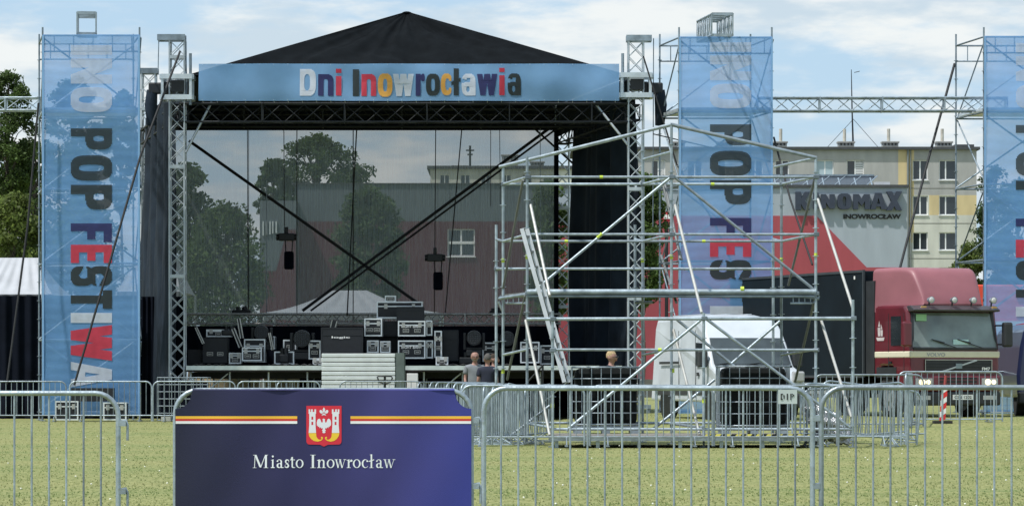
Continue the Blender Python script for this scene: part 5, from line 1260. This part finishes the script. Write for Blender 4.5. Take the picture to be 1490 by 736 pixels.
case('long black case resting on the small ones under the left banner', 103, 164, 564, 584, 89.2, .5, handles=0, edge=False, group=GC)
def gear_pile():
    d = 59.6; o = thing('foil_bundle', 'crumpled shiny bundle with black wheel at the right foot of the scaffold', 'bundle', (X(1200, d), d, .05))
    rg = random.Random(5); mb = MB()
    def fn(u, v):
        a = 2*math.pi*u; b = math.pi*v; r_ = 1+.22*math.sin(a*5+b*7)+.15*math.sin(a*11-b*9)
        return (X(1205, d)+.36*r_*math.sin(b)*math.cos(a), d+.22*r_*math.sin(b)*math.sin(a), .38+.22*r_*math.cos(b)-.25*math.sin(b)*math.cos(a))
    mb.grid(fn, 40, 24); mb.build('foil', mat('foil', (.6, .6, .62), .25, .8, .3, 12, bump=.8, bscale=25), o)
    MB().tube((X(1190, d), d-.25, .14), (X(1190, d), d-.15, .14), .12, 18).build('wheel', rubber, o)
    MB().tube((X(1186, d), d, .3), (X(1168, d), d+.1, .95), .03, 8).build('handle', steel_d, o)
gear_pile()

# ============================================================ vehicles (built at the origin, nose towards -y, then placed)
def wheel(parent, x, y, r, w_=.3, dual=False):
    s = 1 if x > 0 else -1; mb = MB()
    prof = [(-w_/2, r*.72), (-w_/2, r*.93), (-w_/2+.04, r), (w_/2-.04, r), (w_/2, r*.93), (w_/2, r*.72)]
    n = 28; vs = []
    for a, q in prof:
        for i in range(n): t_ = 2*math.pi*i/n; vs.append((x+a, y+q*math.cos(t_), r+q*math.sin(t_)))
    fs = [(k_*n+i, k_*n+(i+1) % n, (k_+1)*n+(i+1) % n, (k_+1)*n+i) for k_ in range(5) for i in range(n)]
    wl = MB().raw(vs, fs, 0, True).build('wheel', rubber, parent)
    MB().tube((x-w_*.3, y, r), (x+w_*.3, y, r), r*.72, 24).tube((x+s*w_*.3, y, r), (x+s*w_*.48, y, r), r*.28, 14).build('rim', mat('rim_grey', (.35, .36, .37), .45, .4, .2), wl)
def truck():
    o = thing('box_truck', 'dark red truck with cream stripe, roof lamps and black box body', 'truck')
    red = mat('truck_red', (.115, .010, .018), .35, 0, .22, 1.5, coat=.5); fair = mat('truck_fairing', (.25, .088, .105), .5, 0, .14, 1.2, coat=.1); cream = mat('truck_cream', (.66, .62, .47), .4, 0, .05)
    dk = mat('truck_dark', (.022, .024, .028), .5, 0, .2, 4)
    S = [(.06, .62), (.0, .95), (.0, 1.60), (.20, 2.56), (.34, 2.68), (2.02, 2.70), (2.05, .98), (1.72, .98), (1.55, 1.22), (.95, 1.22), (.78, .95), (.70, .62)]
    MB().prism(S, -1.2, 1.2, 'x').build('cab', red, o, bevel=.07, fix=True)
    MB().prism([(-.012, 1.42), (-.012, 1.585), (2.0, 1.585), (2.0, 1.42)], -1.209, 1.209, 'x').build('stripe', cream, o, bevel=.03, fix=True)
    # windscreen
    def ws(u, v):
        z = lerp(1.67, 2.50, v); y = .012+(z-1.60)*.208-.035; x = lerp(-1.13, 1.13, u)*(1-.045*v)
        return (x, y-.012+.035*(abs(lerp(-1, 1, u))**3), z)
    gl = MB().grid(ws, 24, 10).build('windscreen', mat('truck_glass', (.15, .19, .185), .10, 0, .5, 1.2, spec=.9), o)
    MB().box((-1.13, -.03, 1.60), (1.13, .05, 1.675)).build('windscreen_base', dk, o, bevel=.02)
    for s in (-1, 1): MB().bar((s*1.13, .06, 1.62), (s*1.07, .22, 2.54), .07, .1).build('pillar', dk, o)
    for a, b_, pa in ((-.75, -.1, 0), (-.05, .6, 0)):
        MB().tube((b_+.1, -.06, 1.66), (a+.1, -.02, 1.86), .012, 5).tube((a+.1, -.02, 1.86), (a+.45, -.03, 1.78), .012, 5).build('wiper', blackp, o)
    MB().box((-.06, -.02, 1.74), (.35, .0, 1.86)).build('dash_card', mat('card', (.45, .65, .65), .7, 0, .05), gl)
    MB().box((-1.0, .10, 2.3), (-.72, .112, 2.46)).build('sticker', mat('sticker', (.3, .55, .3), .7, 0, .1), gl)
    mb = MB().prism([(-.10, 2.53), (-.12, 2.57), (.10, 2.67), (.3, 2.66), (.2, 2.52)], -1.16, 1.16, 'x'); mb.build('sun_visor', mat('visor', (.05, .045, .05), .3, 0, .1), o, bevel=.02, fix=True)
    for x in (-.92, .98): MB().box((x-.06, -.16, 2.61), (x+.06, -.12, 2.65)).build('marker_lamp', mat('amber', (.5, .3, .1), .4), o)
    for x in (-.70, -.08, .44, .98):
        l_ = MB().tube((x, -.12, 2.80), (x, .03, 2.80), .082, 18, r2=.05).build('roof_lamp', steel_d, o); MB().ball((x, -.12, 2.80), (.066, .02, .066), 14, 8).build('lens', mat('lens', (.55, .55, .55), .1, 0, .1), l_)
        MB().tube((x, .02, 2.66), (x, .0, 2.76), .02, 6).build('stalk', blackp, l_)
    # roof fairing
    secs = [(.12, 2.72, .80, 2.68), (.18, 2.90, .82, 2.68), (.32, 3.16, .85, 2.68), (.48, 3.40, .88, 2.68), (.60, 3.54, .90, 2.68), (.80, 3.60, .95, 2.68), (1.2, 3.61, 1.05, 2.68), (1.6, 3.61, 1.16, 2.68), (1.95, 3.60, 1.235, 2.3)]
    rings = []
    for y, zt, hw, zb in secs:
        r_ = min(.13, (zt-zb)*.45); pts = [(-hw, zb)]
        for i in range(7): a = R(180-90*i/6); pts.append((-hw*.97+r_+r_*math.cos(a), zt-r_+r_*math.sin(a)))
        for i in range(7): a = R(90-90*i/6); pts.append((hw*.97-r_+r_*math.cos(a), zt-r_+r_*math.sin(a)))
        pts.append((hw, zb)); rings.append([(x, y, z) for x, z in pts])
    mb = MB(); n = len(rings[0]); vs = [p for rg in rings for p in rg]
    mb.raw(vs, [(k_*n+i, k_*n+i+1, (k_+1)*n+i+1, (k_+1)*n+i) for k_ in range(len(rings)-1) for i in range(n-1)], 0, True); mb.face(rings[0][::-1]); mb.face(rings[-1])
    mb.build('roof_fairing', fair, o, sub=1)
    for s in (-1, 1): MB().box((s*1.20-.02, 1.85, 1.0), (s*1.20+.02, 2.3, 3.3)).build('side_fairing', dk, o)
    # grille
    g = MB().box((-.83, -.03, 1.06), (.98, -.012, 1.38)).build('grille', dk, o); mb = MB()
    for a in ((-.83, 1.06, .98, 1.075), (-.83, 1.365, .98, 1.38)): mb.box((a[0], -.042, a[1]), (a[2], -.031, a[3]))
    for x in (-.83, .965): mb.box((x, -.042, 1.075), (x+.015, -.031, 1.365))
    mb.build('grille_frame', steel_b, g)
    mb = MB()
    for i in range(3): mb.box((-.8, -.04, 1.12+i*.075), (.95, -.031, 1.13+i*.075))
    mb.build('slats', blacktruss, g)
    MB().bar((-.42, -.05, 1.08), (.56, -.05, 1.365), .012, .035, up=Vector((0, 0, 1))).build('diagonal_bar', alu, g); MB().box((-.01, -.068, 1.165), (.15, -.045, 1.285)).build('badge', mat('badge', (.2, .25, .28), .4, .5), g)
    sans_part('lettering', 'FM7', white, g, (.70, -.045, 1.12), .22, .075, .02)
    sans_part('lettering', 'VOLVO', mat('letter_grey', (.32, .33, .34), .4, .4), o, (-.78, -.02, 1.45), .5, .09, .03)
    # lower front
    MB().box((-1.22, -.06, .62), (1.22, .35, 1.0)).build('bumper', red, o, bevel=.05); mb = MB()
    for i in range(4): mb.box((-.45, -.068, .67+i*.08), (.55, -.058, .71+i*.08))
    mb.build('intake', blackp, o)
    MB().box((-1.22, -.05, .28), (1.22, .35, .615)).build('lower_bumper', dk, o, bevel=.05)
    em = mat('headlamp_lit', (1.0, .82, .5), .2, 0, 0, emit=1.3)
    for x in (-.87, .90):
        hl = MB().box((x-.22, -.075, .70), (x+.22, -.06, .93)).build('headlight', mat('lamp_glass', (.4, .4, .4), .12, .2, .1), o, bevel=.02); MB().ball((x-.06, -.085, .84), (.085, .02, .07), 12, 6).ball((x+.10, -.085, .84), (.06, .02, .055), 12, 6).build('bulb', em, hl)
        MB().box((x-.17, -.064, .42), (x+.17, -.045, .52)).build('fog_light', mat('fog_glass', (.5, .5, .5), .15, .2, .1), o)
    p = MB().box((-.10, -.075, .42), (.44, -.062, .54)).build('number_plate', white, o); sans_part('lettering', 'CIN 1202', mat('letter_black', (.01, .01, .012)), p, (-.06, -.078, .445), .46, .07, .02)
    # side (our left = -x)
    for s in (-1, 1):
        MB().prism([(.42, 1.72), (.5, 2.42), (1.0, 2.42), (1.0, 1.72)], s*1.201, s*1.212, 'x').build('side_window', glass, o)
        [MB().prism([(q, .98), (q, 2.5), (q+.025, 2.5), (q+.025, .98)], s*1.2, s*1.206, 'x').build('door_seam', dk, o) for q in (.32, 1.12)]
        MB().box((s*1.215-.01, .95, 1.28), (s*1.215+.01, 1.08, 1.34)).build('door_handle', blackp, o)
    ship = MB()
    for pts in ([(1.38, 1.84), (1.72, 1.84), (1.78, 1.92), (1.34, 1.92)], [(1.44, 1.95), (1.54, 1.95), (1.55, 2.1), (1.43, 2.1)], [(1.57, 1.95), (1.68, 1.95), (1.70, 2.16), (1.56, 2.16)], [(1.46, 2.12), (1.54, 2.12), (1.53, 2.24)], [(1.58, 2.18), (1.68, 2.18), (1.62, 2.32)]): ship.prism(pts, -1.206, -1.201, 'x')
    ship.build('ship_emblem', mat('emblem', (.5, .45, .45), .6, 0, .2), o)
    for s, m_, w_ in ((-1, red, .24), (1, dk, .24)):
        mr = MB().box((s*1.36-w_/2, -.18, 1.68), (s*1.36+w_/2, .0, 2.28)).build('mirror', m_, o, bevel=.05); MB().tube((s*1.18, .1, 1.75), (s*1.36, -.06, 1.74), .02, 6).tube((s*1.18, .15, 2.2), (s*1.36, -.06, 2.2), .02, 6).build('mirror_arm', blackp, mr)
    # arches, chassis
    for s in (-1, 1): 
        MB().box((s*1.05-.16, .72, .95), (s*1.05+.16, 1.75, 1.2)).build('mudguard', dk, o)
        MB().box((s*.98-.2, .38, .42), (s*.98+.2, .72, 1.0)).build('step', dk, o)
    MB().box((-.45, .3, .55), (.45, 9.4, .95)).build('chassis', dk, o)
    MB().box((-1.1, 3.1, .45), (-.55, 4.3, .9)).box((.55, 3.1, .45), (1.1, 4.3, .9)).build('side_tank', dk, o, bevel=.04)
    for s in (-1, 1): MB().box((s*1.18-.02, 4.4, .55), (s*1.18+.02, 6.3, .63)).box((s*1.18-.02, 4.4, .75), (s*1.18+.02, 6.3, .83)).box((s*1.18-.015, 4.5, .63), (s*1.18+.015, 4.56, .95)).box((s*1.18-.015, 6.1, .63), (s*1.18+.015, 6.16, .95)).build('side_guard', alu, o)
    for s in (-1, 1): wheel(o, s*1.02, 1.25, .5); wheel(o, s*.98, 7.4, .5, .5)
    body = MB().box((-1.25, 2.35, .98), (1.25, 10.2, 3.56)).build('box_body', mat('truck_box', (.006, .011, .016), .6, 0, .3, 1.2, spec=.2), o, bevel=.03)
    mb = MB()
    for s in (-1, 1):
        for z in (.95, 3.52): mb.box((s*1.25-.02, 2.34, z), (s*1.25+.02, 10.2, z+.06))
        mb.box((s*1.25-.025, 2.33, .95), (s*1.25+.025, 2.39, 3.58))
    mb.build('body_trim', mat('trim_dark', (.06, .07, .08), .5, .3), body)
    MB().box((-1.268, 2.8, 3.36), (-1.253, 2.86, 3.44)).build('side_marker', white, body)
    x, y = X(1390, 81.6), 81.6; o.location = (x, y, G(x, y)); o.rotation_euler = (0, 0, R(21)); return o
truck()
def van():
    o = thing('white_van', 'white high roof panel van parked behind the scaffold', 'van')
    wm = mat('van_white', (.50, .54, .575), .35, 0, .12, 1.5, coat=.3); dk = mat('van_trim', (.03, .033, .036), .6, 0, .15)
    prof = [(.02, .40), (-.02, .78), (.06, .98), (.55, 1.16), (.78, 1.22), (1.22, 1.78), (1.42, 1.98), (1.62, 2.22), (2.0, 2.36), (2.6, 2.42), (5.5, 2.42), (5.6, 2.2), (5.62, .42)]
    n = len(prof); mb = MB(); rings = []
    def hw(z): return 1.0 if z < 1.15 else 1.0-.13*((z-1.15)/1.27)**1.5
    cols = [-1, -.94, -.7, -.35, 0, .35, .7, .94, 1]
    for y, z in prof:
        h_ = hw(z); rings.append([(c*h_, y+(.10*abs(c)**4 if y < 1.6 else 0), z-(.09*abs(c)**6 if z > 2.1 else 0)) for c in cols])
    m_ = len(cols); vs = [p for r_ in rings for p in r_]; mb.raw(vs, [(k_*m_+i, k_*m_+i+1, (k_+1)*m_+i+1, (k_+1)*m_+i) for k_ in range(n-1) for i in range(m_-1)], 0, True)
    side_l = [r_[0] for r_ in rings]; side_r = [r_[-1] for r_ in rings]
    for sd_ in (side_l, side_r):
        # wheel arch-less side built as strips down to sill
        mb.face(sd_)
    mb.face([rings[0][0], rings[0][-1], rings[-1][-1], rings[-1][0]])
    bd = mb.build('body', wm, o, fix=True, bevel=.07)
    def wsf(u, v):
        t_ = lerp(.03, .88, v); z = lerp(1.24, 1.95, t_); y = lerp(.785, 1.385, t_)-.045; c = lerp(-.93, .93, u); return (c*hw(z)*.985, y+.10*abs(c)**4, z)
    MB().grid(wsf, 18, 8).build('windscreen', mat('van_glass', (.045, .058, .065), .2, 0, .45, 1.5, spec=.4), o)
    MB().box((-.9, .70, 1.20), (.9, .80, 1.235)).build('scuttle', dk, o)
    for s in (-1, 1):
        MB().prism([(1.10, 1.22), (1.42, 1.74), (1.95, 1.76), (1.95, 1.22)], s*.958, s*1.004, 'x').build('side_window', glass, o)
        mr = MB().box((s*1.13-.11, .96, 1.2), (s*1.13+.11, 1.1, 1.56)).build('mirror', dk, o, bevel=.03); MB().box((s*1.0-.04, 1.0, 1.3), (s*1.04+.04, 1.08, 1.36)).build('mirror_arm', dk, mr)
        mb = MB()
        for y_ in (1.98, 3.3): mb.box((s*1.002-.004, y_, .5), (s*1.002+.004, y_+.02, 2.05))
        mb.box((s*1.003-.004, 3.3, 1.28), (s*1.003+.004, 4.9, 1.34)); mb.box((s*1.006-.004, 1.3, .56), (s*1.006+.004, 5.2, .68)); mb.build('side_trim', dk, o)
        MB().box((s*1.01-.012, 1.72, 1.0), (s*1.01+.012, 1.86, 1.08)).build('door_handle', dk, o)
        MB().box((s*.82-.14, -.02, .86), (s*.82+.14, .14, 1.10)).build('headlight', mat('lamp_glass', (.4, .4, .4), .12, .2, .1), o, bevel=.04)
        wheel(o, s*.88, .98, .34, .22); wheel(o, s*.88, 4.4, .34, .22)
        [MB().tube((s*.999, yy, .38), (s*1.004, yy, .38), .42, 24).build('wheel_arch', blackp, o) for yy in (.98, 4.4)]
    MB().box((-.98, -.08, .28), (.98, .3, .62)).build('bumper', dk, o, bevel=.06)
    MB().box((-.5, -.05, .68), (.5, .02, .82)).build('grille', dk, o)
    MB().box((-.26, -.10, .42), (.26, -.082, .53)).build('number_plate', white, o)
    MB().tube((-.1, .74, 1.26), (.55, .86, 1.34), .012, 5).tube((-.8, .76, 1.26), (-.2, .86, 1.34), .012, 5).build('wiper', blackp, o)
    mb = MB()
    for x in (-.5, 0, .5): mb.box((x-.05, 2.6, 2.42), (x+.05, 5.3, 2.437))
    mb.build('roof_rib', wm, o)
    x, y = X(1112, 76.5), 76.5; o.location = (x, y, G(x, y)); o.rotation_euler = (0, 0, R(14))
van()
def dark_van():
    d = 84; o = thing('dark_blue_van', 'dark blue vehicle nosing in at the right edge beside the truck', 'van', (X(1530, d), d, G(9, d)))
    nv = mat('navy_paint', (.012, .018, .06), .3, 0, .1, coat=.4); x0 = X(1481, d); z = G(12, d)
    P = [(x0, z+.45), (x0-.02, z+1.0), (x0+.06, z+1.7), (x0+.16, z+2.15), (x0+.5, z+2.3), (x0+1.6, z+2.3), (x0+1.9, z+1.9), (x0+2.0, z+.45)]
    MB().prism(P, d, d+4.6).build('body', nv, o, bevel=.08, fix=True)
    MB().prism([(x0+.25, z+1.25), (x0+.3, z+1.95), (x0+1.65, z+1.95), (x0+1.75, z+1.25)], d-.02, d-.005).build('windscreen', glass, o)
    for x in (x0+.2, x0+1.8): MB().tube((x-.12, d+1, z+.34), (x+.12, d+1, z+.34), .34, 20).build('wheel', rubber, o)
    MB().box((x0, d-.06, z+.3), (x0+2.0, d+.1, z+.6)).build('bumper', blackp, o, bevel=.04)
dark_van()

# ============================================================ people
skinm = mat('skin', (.30, .165, .13), .6, 0, .08, 5)
def skin_mesh(name, joints, edges, m, parent, sub=2, root=0):
    me = bpy.data.meshes.new(name); bm = bmesh.new(); lay = bm.verts.layers.skin.verify(); vs = []
    for i, (co, r_) in enumerate(joints):
        v = bm.verts.new(co); rr = r_ if hasattr(r_, '__len__') else (r_, r_); v[lay].radius = rr; v[lay].use_root = (i == root); vs.append(v)
    for a, b in edges: bm.edges.new((vs[a], vs[b]))
    bm.to_mesh(me); bm.free(); me.materials.append(m)
    o = bpy.data.objects.new(name, me); COL.objects.link(o); o.parent = parent; KIDS.setdefault(parent.name, []).append(o)
    s = o.modifiers.new('skin', 'SKIN'); s.use_smooth_shade = True; s.branch_smoothing = .4
    q = o.modifiers.new('sub', 'SUBSURF'); q.levels = sub; q.render_levels = sub
    return o
def person(label, px, d, head_top, rz, shirt, hair, bald=False, glasses=None, beard=None, arm_fwd=0., hscale=1.0, ground=None):
    x = X(px, d); g = G(x, d) if ground is None else ground; ht = Z(head_top, d)-g; k = ht/1.80
    o = thing('person', label, 'person', (x, d, g), rz)
    J = [((0, 0, .95), (.15, .11)), ((0, .0, 1.12), (.135, .10)), ((0, .01, 1.30), (.165, .115)), ((0, .02, 1.45), (.14, .10)), ((0, .01, 1.53), .06), ((0, -.015, 1.595), (.074, .092)), ((0, -.01, 1.68), (.096, .120)), ((0, .0, 1.76), (.100, .120)), ((0, .005, 1.805), (.082, .098))]
    E_ = [(0, 1), (1, 2), (2, 3), (3, 4), (4, 5), (5, 6), (6, 7), (7, 8)]
    def add(co, r_, p): J.append((co, r_)); E_.append((p, len(J)-1)); return len(J)-1
    arms = {}
    for s in (-1, 1):
        sh = add((s*.19, .02, 1.42), .062, 3); el = add((s*.25, .05-arm_fwd*.3, 1.14), .043, sh); wr = add((s*(.26-arm_fwd*.10), -.02-arm_fwd, .90+arm_fwd*.45), .029, el)
        wv = Vector(J[wr][0]); dv = (wv-Vector(J[el][0])).normalized(); pm = add(wv+dv*.06, (.034, .02), wr)
        side = Vector((0, 1, 0)) if abs(dv.z) > .6 else Vector((1, 0, 0))
        for i, ln in enumerate((.06, .075, .08, .07)):
            base = wv+dv*.09+side*(i-1.5)*.02; a = add(base, .009, pm); b = add(base+dv*ln*.5+Vector((-s*.006, 0, 0)), .0085, a); add(base+dv*ln+Vector((-s*.018, 0, 0)), .007, b)
        a = add(wv+dv*.035-side*.035, .011, pm); add(wv+dv*.075-side*.055, .009, a)
        hp = add((s*.10, .0, .88), .095, 0); kn = add((s*.11, -.02, .48), .060, hp); an = add((s*.11, .03, .09), .038, kn); add((s*.12, -.14, .035), (.038, .028), an)
    nose = add((0, -.150, 1.65), .018, 6)
    for s in (-1, 1): add((s*.104, .01, 1.66), (.012, .02), 6)
    J = [(tuple(Vector(c)*k), (tuple(q*k for q in r_) if hasattr(r_, '__len__') else r_*k)) for c, r_ in J]
    skin_mesh('body', J, E_, skinm, o)
    sc = lambda c: tuple(Vector(c)*k)
    SJ = [(sc((0, 0, .90)), (.20*k, .155*k)), (sc((0, 0, 1.10)), (.20*k, .15*k)), (sc((0, .01, 1.30)), (.225*k, .155*k)), (sc((0, .02, 1.45)), (.17*k, .12*k)), (sc((0, .015, 1.525)), (.088*k, .085*k))]; SE = [(0, 1), (1, 2), (2, 3), (3, 4)]
    for s in (-1, 1):
        SJ.append((sc((s*.20, .02, 1.415)), 0.098*k)); SE.append((3, len(SJ)-1)); SJ.append((sc((s*.24, .04-arm_fwd*.15, 1.22)), 0.080*k)); SE.append((len(SJ)-2, len(SJ)-1))
    skin_mesh('shirt', SJ, SE, shirt, o)
    TJ = [(sc((0, 0, .93)), (.165*k, .13*k))]; TE = []
    for s in (-1, 1):
        i = len(TJ); TJ += [(sc((s*.10, 0, .84)), .105*k), (sc((s*.11, -.02, .48)), .072*k), (sc((s*.11, .03, .13)), .058*k)]; TE += [(0, i), (i, i+1), (i+1, i+2)]
    skin_mesh('trousers', TJ, TE, mat('jeans', (.03, .04, .07), .9, 0, .2), o)
    for s in (-1, 1): MB().raw([], []).cbox(sc((s*.12, -.05, .045)), (.10*k, .29*k, .09*k)).build('shoe', blackp, None, bevel=.03).parent = o
    def kid(mb, n, m): q = mb.build(n, m); q.parent = o; return q
    hm = mat('hair_'+hair[0], hair[1], .9, 0, .25, 60, bump=.5, bscale=90)
    mb = MB()
    cz = 1.72
    def hf(u, v):
        a = 2*math.pi*u if not bald else math.pi*(-.08+1.16*u); lo = .25 if not bald else .62; b = math.pi*(lerp(0, .62, v) if not bald else lerp(.42, .62, v)); face = math.cos(a+math.pi/2)*0+(-math.sin(a))  # face at -y
        frontcut = max(0, face)
        bb = b*(1-.36*frontcut) if not bald else lerp(math.pi*.40, math.pi*.64, v)
        r_ = 1+.02*math.sin(a*9+b*7)
        return sc((.100*r_*math.sin(bb)*math.cos(a), .012+.120*r_*math.sin(bb)*math.sin(a)*(1 if not (bald and face > .55) else .85), cz-.0+.127*r_*math.cos(bb)))
    mb.grid(hf, 32, 10); kid(mb, 'hair', hm)
    for s in (-1, 1): kid(MB().ball(sc((s*.036, -.128, 1.69)), (.014*k, .010*k, .009*k), 8, 6), 'eye', mat('eye_dark', (.03, .02, .02), .3))
    kid(MB().cbox(sc((0, -.124, 1.612)), (.05*k, .012*k, .010*k)), 'mouth', mat('lips', (.35, .12, .10), .6))
    if glasses:
        gm_ = blackp; mb = MB()
        for s in (-1, 1):
            if glasses == 'dark': mb.ball(sc((s*.036, -.142, 1.69)), (.030*k, .009*k, .022*k), 12, 6)
            else: mb.path([tuple(Vector(sc((s*.036, -.142, 1.69)))+Vector((.028*k*math.cos(t_), 0, .02*k*math.sin(t_)))) for t_ in [i*math.pi/5 for i in range(10)]], .0035, 5, closed=True)
            mb.tube(sc((s*.066, -.138, 1.69)), sc((s*.1, .02, 1.69)), .004, 5)
        mb.tube(sc((-.01, -.145, 1.69)), sc((.01, -.145, 1.69)), .004, 5); kid(mb, 'glasses', gm_)
    if beard:
        def bf(u, v): a = math.pi*(1+u); b = lerp(.62, .86, v)*math.pi; return sc((0.094*math.sin(b)*math.cos(a)*1.05, -.004+.122*math.sin(b)*math.sin(a), 1.672+.108*math.cos(b)))
        kid(MB().grid(bf, 20, 8), 'beard', mat('hair_'+beard[0], beard[1], .9, 0, .25, 60))
    return o
person('bald man in glasses and grey shirt facing the camera before the stage', 691, 87, 512.5, R(4), mat('grey_shirt', (.17, .185, .20), .9, 0, .12, 8), ('grey', (.35, .33, .31)), bald=True, glasses='clear', beard=('greybeard', (.30, .27, .25)), arm_fwd=.12)
person('grey haired man in dark shirt seen from behind before the stage', 709.5, 85.6, 516.5, R(176), mat('navy_shirt', (.014, .018, .035), .9, 0, .15, 8), ('darkgrey', (.09, .085, .08)))
person('dark haired man in profile in a dark shirt, right of the other two', 719, 87.2, 516.5, R(80), mat('navy_shirt', (.014, .018, .035)), ('brown', (.04, .028, .02)), beard=('brownbeard', (.05, .03, .02)))
person('blond man in sunglasses behind the left caged tank', 890, 73.5, 512, R(58), mat('navy_shirt', (.014, .018, .035)), ('blond', (.42, .31, .17)), glasses='dark', ground=.03)
